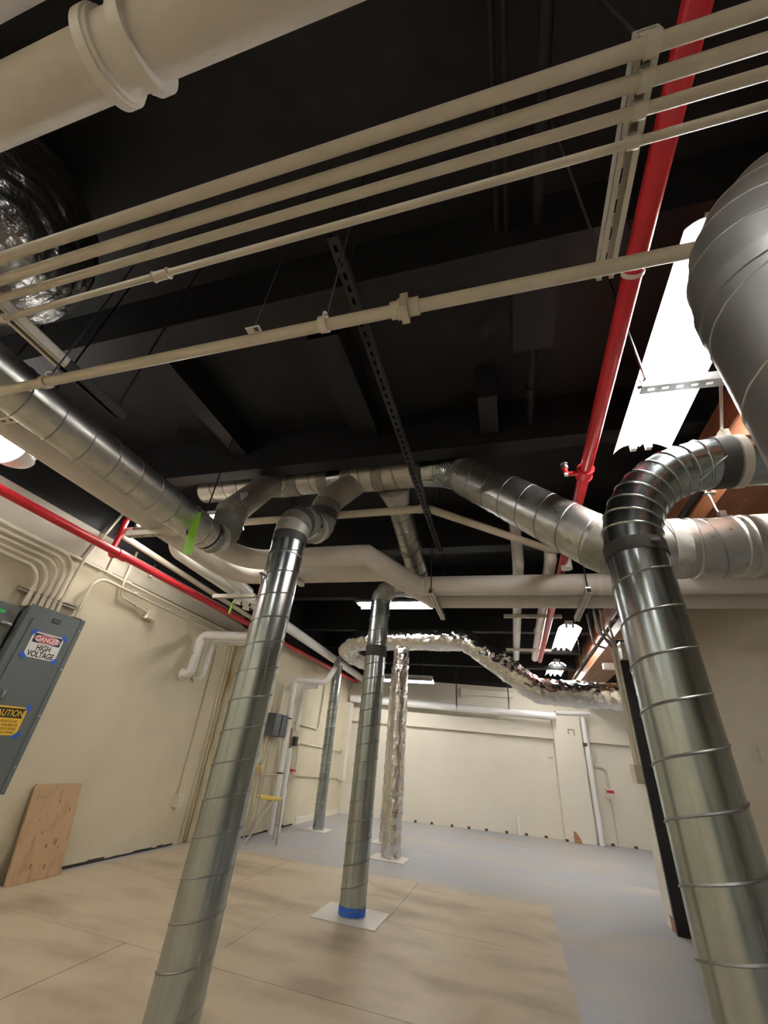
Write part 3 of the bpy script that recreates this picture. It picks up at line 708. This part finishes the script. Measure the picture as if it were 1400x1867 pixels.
# ================================================================== LEFT WALL ITEMS
CW = XL + .10       # axis of conduits on the wall
zt = P(90, 1118, 'x', CW).z
cy = [2.19, 2.245, 2.30, 2.35, 2.395, 2.445]
ends = [(.5, 2.10), (.5, 2.145), (.5, 2.195), (.5, 2.245), (.5, 2.295)]
for k, y in enumerate(cy):
    r = .0145 if k < 5 else .012
    n = ('first', 'second', 'third', 'fourth', 'fifth', 'sixth')[k]
    t = thing('wall_conduit', (CW, y, 1.82), 'cream conduit rising from the grey panel, %s from the left' % n, 'conduit', 'conduits rising from the grey panel')
    if k < 5: pth = fillet([(CW, y, 1.80), (CW, y, ends[k][1]), (CW + .0, .4, ends[k][1] + .02)], .15, 8)
    else: pth = [(CW, y, 1.80), (CW, y, 2.1), (XL + .09, y + .02, 2.34), (XL + .09, y + .16, 2.9)]
    MB().tube(pth, r, 16).build('pipe', cream, t)
    MB().band((CW, y, 1.935), Z, r + .004, .03).build('strut_clamp', cream, t)
    MB().tube([(CW, y, 1.81), (CW, y, 1.905)], r + .004, 16).build('sleeve', cream, t)
t = thing('wall_conduit', (CW, 2.63, 1.8), 'cream conduit arching from the panel corner along the wall', 'conduit')
MB().tube(fillet([(CW - .01, 2.625, 1.80), (CW - .01, 2.63, 2.24), (CW - .01, 5.05, 2.2)], .14, 8), .013, 16).build('pipe', cream, t)
MB().band((CW - .01, 2.627, 1.935), Z, .018, .03).build('strut_clamp', cream, t)
for y in (3.1, 3.9): coupling(t, (CW - .01, y, 2.235), Y, .016, cream, .04)
strut('wall_strut', (XL + .02, 2.13, 1.935), (XL + .02, 2.66, 1.935), .035, .035, strut_m, label='cream strut on the wall clamping the panel conduits', up=V((1, 0, 0)))
t = thing('wall_conduit', (XL + .07, 3, 2.3), 'long cream conduit along the wall below the head beam', 'conduit')
MB().tube([(XL + .07, .4, 2.335), (XL + .07, 5.05, 2.29)], .014, 16).build('pipe', cream, t)
for y in (2.75, 3.0): coupling(t, (XL + .07, y, 2.313), Y, .017, cream, .05)
t = thing('wall_conduit', (XL + .09, 2.95, 2.2), 'cream conduit bending down from the head beam into a small box', 'conduit')
MB().tube(fillet([(XL + .09, 2.93, 2.62), (XL + .09, 2.93, 2.3), (XL + .06, 2.98, 2.17), (XL + .05, 3.36, 2.13)], .07, 6), .012, 16).build('pipe', cream, t)
coupling(t, (XL + .055, 3.22, 2.142), Y, .015, cream, .05)
t = thing('junction_box', (XL + .05, 3.42, 2.12), 'small cream junction box on the left wall', 'box')
MB().box((XL + .045, 3.41, 2.115), (.085, .09, .09)).build('body', cream, t, smooth=False); MB().box((XL + .02, 3.475, 2.1), (.035, .05, .08)).build('side_bracket', cream, t, smooth=False)
# short bits hanging from the head beam
tag(MB().tube([(XL + .09, 3.2, 2.47), (XL + .09, 3.2, 2.6)], .004, 6).tube([(XL + .09, 3.2, 2.46), (XL + .09, 3.2, 2.475)], .02, 10).build('beam_anchor', steel), 'small anchor bolt on the head beam', 'anchor')

# white glossy pipes coming out of the wall
t = thing('wall_pipe', (-3.45, 4.1, 1.9), 'glossy white pipe leaving the wall and turning out overhead, the thicker one', 'pipe')
MB().tube(fillet([(XL, 4.22, 1.66), (-3.575, 4.22, 1.66), (-3.575, 4.22, 2.115), (-2.8, 4.24, 2.115)], .08, 6), .052, 24).build('pipe', white_gloss, t)
MB().band((XL + .01, 4.22, 1.66), X, .064, .01).build('escutcheon', white_gloss, t)
MB().box((-3.575, 4.22, 1.89), (.02, .15, .02)).build('clip', steel, t, smooth=False)
MB().band((-2.83, 4.239, 2.115), X, .06, .04).build('end_fitting', steel, t)
t = thing('wall_pipe', (-3.45, 4.32, 1.9), 'thinner glossy white pipe beside the thicker wall pipe', 'pipe')
MB().tube(fillet([(XL, 4.46, 1.665), (-3.59, 4.46, 1.665), (-3.60, 4.46, 2.09), (-2.82, 4.48, 2.09)], .06, 6), .034, 20).build('pipe', white_gloss, t)
MB().band((XL + .01, 4.46, 1.665), X, .046, .01).build('escutcheon', white_gloss, t)
# receptacle and its conduit
t = thing('wall_conduit', (XL + .02, 4.7, 1.2), 'thin cream conduit dropping to the wall receptacle', 'conduit')
MB().tube([(XL + .015, 4.68, 2.34), (XL + .015, 4.72, 1.4), (XL + .015, 4.75, .47)], .009, 12).build('pipe', cream, t)
coupling(t, (XL + .015, 4.738, .75), Z, .012, cream, .04)
t = thing('wall_receptacle', (XL + .03, 4.76, .4), 'cream surface mounted receptacle low on the left wall', 'receptacle')
MB().box((XL + .03, 4.76, .415), (.06, .085, .125)).build('body', cream, t, smooth=False)
MB().box((XL + .063, 4.76, .415), (.006, .075, .115)).build('cover', white, t, smooth=False)
for z in (.39, .44): MB().box((XL + .067, 4.76, z), (.003, .03, .025)).build('outlet', cream, t, smooth=False)
for k, y in enumerate((4.98, 5.06)):
    tag(MB().tube([(XL + .02, y - .06, 2.34), (XL + .02, y, 1.2), (XL + .02, y + .02, .02)], .008, 10).build('wall_conduit', cream), 'thin cream conduit down to the floor by the wall corner, %s one' % ('left' if k == 0 else 'right'), 'conduit')
tag(MB().span((XL2 - .01, 5.10, .0), (XL2 + .02, 5.2, 2.45)).build('trim_1', cream, smooth=False), None); bpy.data.objects['trim_1']['kind'] = 'structure'; bpy.data.objects['trim_1']['label'] = 'cream corner trim where the left wall steps'

# ---- electrical panel
PX = -3.53; py0, py1, pz0, pz1 = 2.205, 2.68, .575, 1.825
t = thing('electrical_panel', (XL, 2.44, pz0), 'tall grey electrical panel on the left wall with danger and caution signs', 'panel')
MB().span((XL, py0 + .01, pz0 + .01), (PX, py1 - .01, pz1 - .01)).build('enclosure', panel_m, t, smooth=False)
MB().span((PX, py0, pz0), (PX + .004, py1, pz1)).build('cover', panel_m, t, smooth=False)
dr = MB().span((PX + .004, py0 + .055, pz0 + .06), (PX + .012, py1 - .085, pz1 - .10)).build('door', panel_m, t, smooth=False)
MB().span((PX + .004, py1 - .04, pz0 + .01), (PX + .010, py1 - .004, pz1 - .01)).build('edge_flange', panel_d if False else panel_m, t, smooth=False)
MB().span((PX + .004, 2.405, pz1 - .092), (PX + .0065, 2.475, pz1 - .055)).build('maker_plate', panel_d, t, smooth=False)
mp_ = MB(); c = V((PX + .0066, 2.44, pz1 - .0735)); mp_.add([c + V((0, .028 * math.cos(a), .012 * math.sin(a))) for a in [2 * PI * k / 20 for k in range(20)]], [tuple(range(20))]); mp_.build('maker_oval', box_m, t)
MB().span((PX - .06, 2.56, pz1 - .004), (PX + .006, 2.64, pz1 + .006)).build('knockout_gap', gasket, t, smooth=False)
for z in (1.73, 1.42, 1.08, .74): MB().tube([(PX + .010, py1 - .02, z), (PX + .015, py1 - .02, z)], .006, 10).build('screw', steel, t)
cl = P(4, 1265, 'x', PX + .012)
MB().box((PX + .02, cl.y, cl.z), (.016, .018, .05)).build('latch', steel, dr, smooth=False)

def sign_poly(mb, c, uy, uz, wd, hh, ch, x):
    """plate with cut corners on a plane facing +x"""
    pts = [(-wd / 2 + ch, -hh / 2), (wd / 2 - ch, -hh / 2), (wd / 2, -hh / 2 + ch), (wd / 2, hh / 2 - ch), (wd / 2 - ch, hh / 2), (-wd / 2 + ch, hh / 2), (-wd / 2, hh / 2 - ch), (-wd / 2, -hh / 2 + ch)]
    mb.prism([c + uy * a + uz * b for a, b in pts], V((x, 0, 0)))
SXF = PX + .0125
tl, tr, bl, br = P(68, 1150, 'x', SXF), P(118, 1166, 'x', SXF), P(41, 1191, 'x', SXF), P(93, 1210, 'x', SXF)
c = V((SXF, (tl.y + tr.y + bl.y + br.y) / 4, (tl.z + tr.z + bl.z + br.z) / 4))
uy = V((0, 1, .02)).normalized(); uz = V((0, -.02, 1)).normalized()
sw, sh = .255, .185
t = thing('danger_sign', c, 'white danger high voltage sign taped to the grey panel', 'sign')
mb = MB(); sign_poly(mb, c, uy, uz, sw, sh, .022, .0012); mb.build('plate', sign_w, t, smooth=False)
mb = MB(); hc = c + uz * (sh * .27) + V((.0013, 0, 0)); mb.prism([hc + uy * a + uz * b for a, b in ((-.113, -.034), (.113, -.034), (.113, .034), (-.113, .034))], V((.0004, 0, 0))); hd = mb.build('header', sign_k, t, smooth=False)
for rx_, rz_, mm, off in ((.105, .031, sign_w, .0018), (.1005, .0275, sign_r, .0022)):
    mb = MB(); mb.prism([hc + uy * (rx_ * math.cos(a)) + uz * (rz_ * math.sin(a)) + V((off - .0013, 0, 0)) for a in [2 * PI * k / 32 for k in range(32)]], V((.0003, 0, 0))); mb.build('oval', mm, hd, smooth=False)
text_mb('DANGER', .052, hc + V((.0018, 0, 0)) - uz * .003, uy, uz, bold=.024, squeeze=.86).build('lettering', sign_w, hd, smooth=False)
text_mb('HIGH', .058, c - uz * (sh * .09) + V((.0014, 0, 0)), uy, uz, bold=.03, squeeze=.82).build('lettering', sign_k, t, smooth=False)
text_mb('VOLTAGE', .058, c - uz * (sh * .355) + V((.0014, 0, 0)), uy, uz, bold=.03, squeeze=.82).build('lettering', sign_k, t, smooth=False)
def tape(t, c, ang, w_=.05, h_=.034):
    a = uy * math.cos(ang) + uz * math.sin(ang); b = -uy * math.sin(ang) + uz * math.cos(ang)
    mb = MB(); mb.prism([c + a * i * w_ / 2 + b * j * h_ / 2 for i, j in ((-1, -1), (1, -.9), (.9, 1), (-1.1, .9))], V((.0008, 0, 0))); mb.build('blue_tape', blue, t, smooth=False)
for i, j, an in ((-1, 1, .9), (1, 1, -.8), (-1, -1, -.7), (1, -1, .8)): tape(t, c + uy * (i * (sw / 2)) + uz * (j * (sh / 2 - .004)) + V((.0016, 0, 0)), an)
trc, brc = P(52, 1290, 'x', SXF), P(28, 1346, 'x', SXF)
c = V((SXF, trc.y - .125, (trc.z + brc.z) / 2 + .005)); sh = .185
t = thing('caution_sign', c, 'yellow caution sign taped to the lower panel door', 'sign')
mb = MB(); sign_poly(mb, c, uy, uz, sw, sh, .022, .0012); mb.build('plate', sign_y, t, smooth=False)
mb = MB(); hc = c + uz * (sh * .27) + V((.0013, 0, 0)); mb.prism([hc + uy * a + uz * b for a, b in ((-.113, -.032), (.113, -.032), (.113, .032), (-.113, .032))], V((.0004, 0, 0))); hd = mb.build('header', sign_k, t, smooth=False)
text_mb('CAUTION', .058, hc + V((.0008, 0, 0)) - uz * .003, uy, uz, bold=.012, squeeze=.86).build('lettering', sign_y, hd, smooth=False)
for i, s_ in enumerate(('AREA IN FRONT OF THIS', 'ELECTRICAL PANEL MUST BE', 'KEPT CLEAR FOR 36 INCHES', 'OSHA-NEC REGULATIONS')):
    text_mb(s_, .0205, c - uz * (sh * .03 + i * .0235) + V((.0014, 0, 0)), uy, uz, bold=.012, squeeze=.80).build('lettering', sign_k, t, smooth=False)
for i, j, an in ((1, 1, -.9), (1, -1, .7)): tape(t, c + uy * (i * (sw / 2 + .004)) + uz * (j * (sh / 2 - .004)) + V((.0016, 0, 0)), an)

# control box with green light and cloudy wrapped gear left of the panel
t = thing('control_box', (XL + .06, 1.98, 1.7), 'dark grey control box with green label at the left edge', 'box')
c = P(6, 1118, 'x', XL + .12)
MB().box((XL + .06, c.y - .03, c.z), (.13, .10, .13)).build('body', panel_m, t, smooth=False)
MB().box((XL + .127, c.y - .022, c.z + .012), (.003, .05, .022)).build('green_label', green_l, t, smooth=False)
MB().box((XL + .10, c.y + .035, c.z - .055), (.05, .04, .02)).build('toggle', steel, t, smooth=False)
t = thing('switch_enclosure', (XL + .05, 2.1, 1.2), 'cloudy plastic wrapped enclosure between the control box and the panel', 'enclosure')
bx = MB(); bx.span((XL, 2.05, .95), (XL + .09, 2.19, 1.79))
bx.build('body', clearp, t, smooth=False)
for z in (1.66, 1.5, 1.35): MB().tube([(XL + .1, 2.02, z), (XL + .115, 2.17, z - .015)], .012, 10).build('ridge', clearp, t)

# leaning plywood
a0, a1, b0_, b1_ = P(10, 1612, 'z', .0), P(115, 1590, 'z', .0), P(66, 1430, 'x', XL + .03), P(151, 1428, 'x', XL + .03)
base_l, base_r = V((XL + .30, 2.98, .008)), V((XL + .30, 3.42, .008))
base_l = V((XL + .13, a0.y * .976, .008)); base_r = V((XL + .13, a1.y * .976, .008))
top_l = V((XL + .025, base_l.y - .06, b0_.z)); top_r = V((XL + .025, base_r.y - .06, b1_.z))
print('PLY', a0, a1, b0_, b1_)
top_l.y, top_r.y = b0_.y, b1_.y
t = thing('plywood_board', (base_l + base_r) / 2, 'plywood offcut leaning against the left wall', 'board')
nrm = (base_r - base_l).cross(top_l - base_l).normalized(); nrm = nrm if nrm.x > 0 else -nrm
MB().prism([base_l, base_r, top_r, top_r * .985 + top_l * .015, top_l * .96 + top_r * .04, top_l * .97 + base_l * .03], nrm * -.018).build('board', ply_m, t, smooth=False)
for (u_, v_, s_) in ((.2, .86, .012), (.55, .33, .02), (.72, .36, .028), (.35, .15, .025), (.62, .12, .022), (.8, .3, .012), (.28, .62, .01), (.6, .8, .016), (.85, .7, .018), (.4, .48, .014)):
    p = base_l.lerp(base_r, u_).lerp(top_l.lerp(top_r, u_), v_) + nrm * .0006
    uu = (base_r - base_l).normalized(); vv = (top_l - base_l).normalized(); mb = MB()
    mb.prism([p + uu * (s_ * .5 * math.cos(a)) + vv * (s_ * .8 * math.sin(a)) for a in [2 * PI * k / 12 for k in range(12)]], nrm * .0005); mb.build('knot', knot_m, t, smooth=False)

# ================================================================== FAR LEFT
t = thing('switch_box', (XL2 + .07, 6.05, 1.15), 'dark grey double switch box on the far left wall', 'box')
g0, g1 = P(492, 1302, 'x', XL2 + .1), P(524, 1342, 'x', XL2 + .1)
ym, zm = (g0.y + g1.y) / 2, (g0.z + g1.z) / 2; gw, gh = .21, .30
for k in (-1, 1):
    o = MB().box((XL2 + .06, ym + k * .105, zm), (.12, .195, .29)).build('body', box_m, t, smooth=False)
    MB().box((XL2 + .125, ym + k * .105, zm), (.01, .18, .27)).build('door', box_m, o, smooth=False)
for k, dy in enumerate((-.15, -.09, -.03, .03)):
    tag(MB().tube([(XL2 + .03, ym + dy, zm + .14), (XL2 + .03, ym + dy + .02, zm + .55)], .011, 10).build('wall_conduit', cream), 'thin conduit above the dark switch box, %s from the left' % ('first', 'second', 'third', 'fourth')[k], 'conduit')
for k, dy in enumerate((-.15, -.08, .02)):
    tag(MB().tube([(XL2 + .03, ym + dy, zm - .14), (XL2 + .03, ym + dy - .02, .45 if k == 0 else .03)], .012, 10).build('wall_conduit', cream), 'thin conduit below the dark switch box, %s from the left' % ('first', 'second', 'third')[k], 'conduit')
t = thing('stack_pipe', (XL2 + .12, 6.32, 0), 'white standing pipe on the far left wall turning out at the top', 'pipe')
MB().tube(fillet([(XL2 + .12, 6.33, 0), (XL2 + .12, 6.2, 1.95), (-2.78, 6.35, 1.95), (-2.72, 6.5, 2.2), (-2.75, 6.7, 2.4)], .07, 6), .045, 20).build('pipe', white_gloss, t)
for z in (.7, 1.4): MB().band((XL2 + .12, 6.33 - z * .065, z), Z, .048, .02).build('strap', gasket, t)
t = thing('stack_pipe', (XL2 + .12, 6.5, 0), 'shorter white standing pipe right of the tall one, open at the top', 'pipe')
MB().tube([(XL2 + .12, 6.52, 0), (XL2 + .12, 6.43, 1.02)], .045, 20).build('pipe', white_gloss, t)
MB().tube(fillet([(XL2 + .10, 6.62, 1.25), (XL2 + .10, 6.58, 1.9), (-3.0, 6.6, 1.92)], .07, 6), .032, 16).build('upper_pipe', white_gloss, t)
MB().tube([(XL2 + .12, 6.43, 1.02), (XL2 + .12, 6.40, 1.28)], .01, 8).build('stem', rust, t)
def wallc(pts, r, lab):
    tag(MB().tube(fillet([P(x, y, 'x', XL2 + .02) for x, y in pts], .08, 5), r, 10).build('wall_conduit', cream), lab, 'conduit')
wallc([(536, 1318), (580, 1330), (594, 1240)], .011, 'cream conduit looping beside the slim rear duct')
wallc([(543, 1354), (622, 1370)], .010, 'upper horizontal conduit behind the slim rear duct')
wallc([(470, 1412), (538, 1414), (623, 1419)], .010, 'lower horizontal conduit behind the slim rear duct')
wallc([(642, 1240), (630, 1300), (621, 1420)], .011, 'vertical cream conduit on the far left wall corner')
wallc([(628, 1402), (640, 1402)], .010, 'short conduit stub beside the vertical corner conduit')
for n, (px, py) in (('upper', (622, 1370)), ('lower', (622, 1420))):
    c = P(px, py, 'x', XL2 + .03); tag(MB().box(c, (.05, .07, .07)).build('junction_box', cream, smooth=False), '%s small box on the far left wall conduits' % n, 'box')
c = P(540, 1352, 'x', XL2 + .04); t = thing('disconnect_switch', c, 'small dark wall switch with hanging cable on the far left wall', 'switch')
MB().box(c + V((0, -.05, 0)), (.06, .07, .13)).build('body', gasket, t, smooth=False); MB().box(c + V((0, .04, .02)), (.05, .07, .1)).build('cover', steel, t, smooth=False)
MB().tube([c + V((0, .09, -.02)), c + V((.02, .08, -.3)), c + V((.0, -.03, -.6)), P(526, 1413, 'x', XL2 + .03)], .008, 8).build('cable', beige_pipe, t)
c = P(533, 1409, 'x', XL2 + .03); t = thing('alarm_box', c, 'small red topped box at the end of the cable', 'box')
MB().box(c - Z * .02, (.05, .1, .07)).build('body', cream, t, smooth=False); MB().box(c + Z * .03, (.052, .1, .035)).build('red_top', red, t, smooth=False)
# window like niche at the far corner
tag(MB().span((XL2, 8.9, .55), (XL2 + .12, 9.1, 1.95)).build('corner_box', plaster_back, smooth=False), 'boxed out cream casing in the far left corner', 'casing')
# chair
def chair(c):
    t = thing('chair', c, 'old metal chair with yellow seat behind the left standing duct', 'chair'); c = V(c)
    R = Matrix.Rotation(math.radians(35), 3, 'Z')
    def q(x, y, z): return c + R @ V((x * .88, y * .88, z))
    st = MB(); n = 7; vs = []
    for dz in (0, -.018):
        for i in range(n):
            for j in range(n):
                u_, v_ = i / (n - 1) * 2 - 1, j / (n - 1) * 2 - 1; k = 1 - .1 * (abs(u_) ** 4 + abs(v_) ** 4)
                vs.append(q(u_ * .2 * k, v_ * .2 * k, .455 + dz - .02 * (1 - u_ * u_) * (1 - v_ * v_) + .012 * max(0, -u_)))
    fs = []
    for l in (0, n * n):
        for i in range(n - 1):
            for j in range(n - 1): a = l + i * n + j; fs.append((a, a + 1, a + n + 1, a + n))
    def bd(l): return [l + j for j in range(n)] + [l + i * n + n - 1 for i in range(1, n)] + [l + (n - 1) * n + j for j in range(n - 2, -1, -1)] + [l + i * n for i in range(n - 2, 0, -1)]
    a, b = bd(0), bd(n * n)
    for i in range(len(a)): j = (i + 1) % len(a); fs.append((a[i], a[j], b[j], b[i]))
    st.add(vs, fs).build('seat', yellow, t)
    for s_ in (-1, 1):
        MB().tube([q(.17, s_ * .17, .44), q(.19, s_ * .2, 0)], .011, 10).build('leg', steel, t)
        MB().tube([q(.05, s_ * .18, .44), q(-.24, s_ * .2, 0)], .011, 10).build('leg', steel, t)
        MB().tube(fillet([q(-.15, s_ * .17, .44), q(-.22, s_ * .18, .8), q(-.21, 0, .84)], .05, 5), .010, 10).build('back_post', steel, t)
    MB().tube([q(.18, -.19, .23), q(.18, .19, .23)], .008, 8).build('stretcher', steel, t)
    MB().tube([q(.183, -.19, .17), q(.183, .19, .17)], .008, 8).build('stretcher', steel, t)
    b = MB(); vs = []
    for dx in (0, -.012):
        for i in range(9):
            k = i / 8 * 2 - 1; x = -.21 - .03 * (1 - k * k) + dx
            vs += [q(x, k * .17, .70), q(x - .012, k * .17, .80)]
    fs = []
    for l in (0, 18):
        for i in range(8): fs.append((l + 2 * i, l + 2 * i + 1, l + 2 * i + 3, l + 2 * i + 2))
    for i in range(8): fs += [(2 * i, 2 * i + 2, 18 + 2 * i + 2, 18 + 2 * i), (2 * i + 1, 2 * i + 3, 18 + 2 * i + 3, 18 + 2 * i + 1)]
    fs += [(0, 1, 19, 18), (16, 17, 35, 34)]
    b.add(vs, fs).build('backrest', yellow, t)
chair((-3.08, 5.78, 0))

# ================================================================== BACK WALL ITEMS
q0, q1 = bw(740, 1282, .25), bw(975, 1303, .25)
dq = (q1 - q0).normalized()
t = thing('back_wall_pipe', q0, 'white horizontal pipe hung along the back wall', 'pipe')
MB().tube([q0 - dq * 1.2, q1 + dq * .4], .075, 24).build('jacket', white_gloss, t)
for px in (832, 928):
    c = bw(px, 1290, .25); MB().tube([c + Z * .06, V((c.x, c.y, 2.9))], .012, 8).build('hanger_rod', blacksteel, t); MB().band(V((c.x, c.y, c.z)), dq, .078, .025).build('ring', steel, t)
c = bw(845, 1262, .04); t = thing('junction_box', c, 'small box with conduits high on the back wall', 'box')
bbox(MB(), c, .12, .08, .14).build('body', plaster_back, t, smooth=False)
for py, n in ((1254, 'u'), (1266, 'l')):
    a, b = bw(850, py, .03), bw(935, py + 6, .03); MB().tube([a, b], .012, 8).build('conduit', plaster_back, t)
t = thing('standing_pipe', bw(1098, 1538, .1), 'white pipe standing at the back wall pilaster', 'pipe')
a, b = bw(1062, 1308, .14), bw(1098, 1538, .14); a.z = bw(1062, 1308, .14).z
MB().tube([V((b.x, b.y, 0)), V((a.x, a.y, a.z))], .05, 20).build('pipe', white_gloss, t)
c = bw(1068, 1358, .14); MB().band(c, Z, .052, .06).build('bare_coupling', rust, t)
q2, q3 = bw(1012, 1299, .16), bw(1075, 1301, .16)
MB().tube([q2, q3], .04, 20).build('top_pipe', white_gloss, t)
t = thing('wall_conduit', bw(1112, 1445, .03), 'cream conduit bending down to the red marked box on the back wall', 'conduit')
MB().tube(fillet([bw(1083, 1398, .03), bw(1105, 1400, .03), bw(1111, 1440, .03)], .12, 6), .014, 12).build('pipe', cream, t)
MB().tube([bw(1113, 1452, .03), bw(1127, 1540, .03)], .012, 12).build('drop', cream, t)
c = bw(1112, 1447, .04); t = thing('alarm_box', c, 'small white box with red stripe on the back wall', 'box')
bbox(MB(), c, .13, .07, .16).build('body', white, t, smooth=False); bbox(MB(), c + bn * .036 + Z * .03, .132, .006, .045).build('red_stripe', redlabel, t, smooth=False)
c = bw(1004, 1388, .0); t = thing('wall_plate', c, 'small cream cover plate on the back wall', 'plate'); bbox(MB(), c, .1, .02, .12).build('cover', plaster_back, t, smooth=False); bbox(MB(), c + Z * .06, .1, .03, .008).build('lip', gasket, t, smooth=False)
c = bw(1040, 1330, .16); t = thing('wall_hook', c, 'thin square wire outline high on the pilaster', 'hook'); MB().tube([c + bt * -.05 - Z * .09, c + bt * -.05, c + bt * .06, c + bt * .06 - Z * .1], .005, 6).build('wire', gasket, t)
c = bw(948, 1523, .05); tag(MB().tube([V((c.x, c.y, 0)), V((c.x - .02, c.y, .32))], .022, 10).build('floor_stub', white_gloss), 'short bright metal stub standing at the back wall', 'stub')
c = bw(1054, 1534, .18); tag(MB().prism([V((c.x - .06, c.y, 0)), V((c.x + .07, c.y, 0)), V((c.x + .05, c.y + .02, .06)), V((c.x - .0, c.y + .02, .14)), V((c.x - .05, c.y + .02, .17))], (0, .015, 0)).build('wood_scrap', brownchip, smooth=False), 'small brown wood scrap leaning at the pilaster foot', 'scrap')
for k, px in enumerate((757, 787, 824, 855, 887, 924, 960, 996, 1034, 1081, 1118, 1160)):
    c = bw(px, 1500 + (px - 757) * .118, .03 if not 1013 < px < 1064 else .16); c.z = .02
    bbox(MB(), c, .045, .05, .035).build('floor_notch', rust, wb, smooth=False)

# ================================================================== RIGHT SIDE ITEMS
c = P(1362, 1374, 'x', 1.75); c.x = XW(c.y) - .004; print('PLATE', c)
t = thing('blank_plate', c, 'blank cover plate on the shaded right wall', 'plate')
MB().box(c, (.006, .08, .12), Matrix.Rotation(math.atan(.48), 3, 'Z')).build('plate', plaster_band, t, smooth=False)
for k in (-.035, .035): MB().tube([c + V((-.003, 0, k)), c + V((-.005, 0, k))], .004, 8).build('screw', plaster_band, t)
# conduits on the reveal of the pier
for k, (y, n) in enumerate(((5.14, 'front'), (5.22, 'rear'))):
    t = thing('wall_conduit', (1.17, y, 1.5), 'cream conduit on the right wall end, %s one' % n, 'conduit')
    zb = 1.17
    MB().tube(fillet([(1.165, y, zb), (1.165, y, 2.36), (1.10 - .05 * k, y + .02, 2.5), (1.08 - .05 * k, y - .1, 2.7)], .06, 5), .016, 12).build('pipe', cream, t)
t = thing('junction_box', (1.15, 5.18, 1.1), 'cream junction box low on the right wall end', 'box')
MB().box((1.155, 5.17, 1.1), (.07, .17, .15)).build('body', cream, t, smooth=False)
MB().box((1.118, 5.17, 1.1), (.004, .18, .16)).build('cover', cream, t, smooth=False)
t = thing('junction_box', (1.2, 4.98, 2.2), 'white junction box at the head of the right wall end', 'box')
MB().box((1.23, 4.96, 2.22), (.1, .14, .16)).build('body', white, t, smooth=False); MB().box((1.177, 4.96, 2.22), (.006, .15, .17)).build('cover', white, t, smooth=False)
t = thing('bent_conduit', (1.05, 5.3, 2.4), 'bare steel conduit whips hooking over beside the timber beam', 'conduit')
MB().tube(fillet([(1.1, 5.2, 2.3), (.98, 5.2, 2.34), (.96, 5.2, 2.7)], .05, 5), .012, 10).build('whip', strut_grey, t)
MB().tube(fillet([(1.15, 5.15, 2.3), (1.06, 5.1, 2.42), (1.02, 5.1, 2.75)], .05, 5), .012, 10).build('whip', strut_grey, t)
MB().tube(fillet([(1.18, 5.12, 2.3), (1.14, 5.05, 2.55), (1.22, 5.0, 2.58)], .05, 5), .012, 10).build('whip', strut_grey, t)
t = thing('beam_conduit', (1.1, 7, 2.5), 'thin cream conduit crossing below the far timber beam', 'conduit')
MB().tube([(.72, 7.6, 2.32), (1.2, 7.6, 2.34)], .014, 10).build('pipe', cream, t)
tag(MB().tube([(1.22, 2.4, 2.62), (1.22, 9.5, 2.62)], .022, 12).build('beam_pipe', blacksteel), 'dark pipe running along the face of the timber beam', 'pipe')
tag(MB().box((1.5, 6.3, 2.33), (.5, .1, .07)).build('beam_box', white, smooth=False), 'small white box under the far timber beam', 'box')
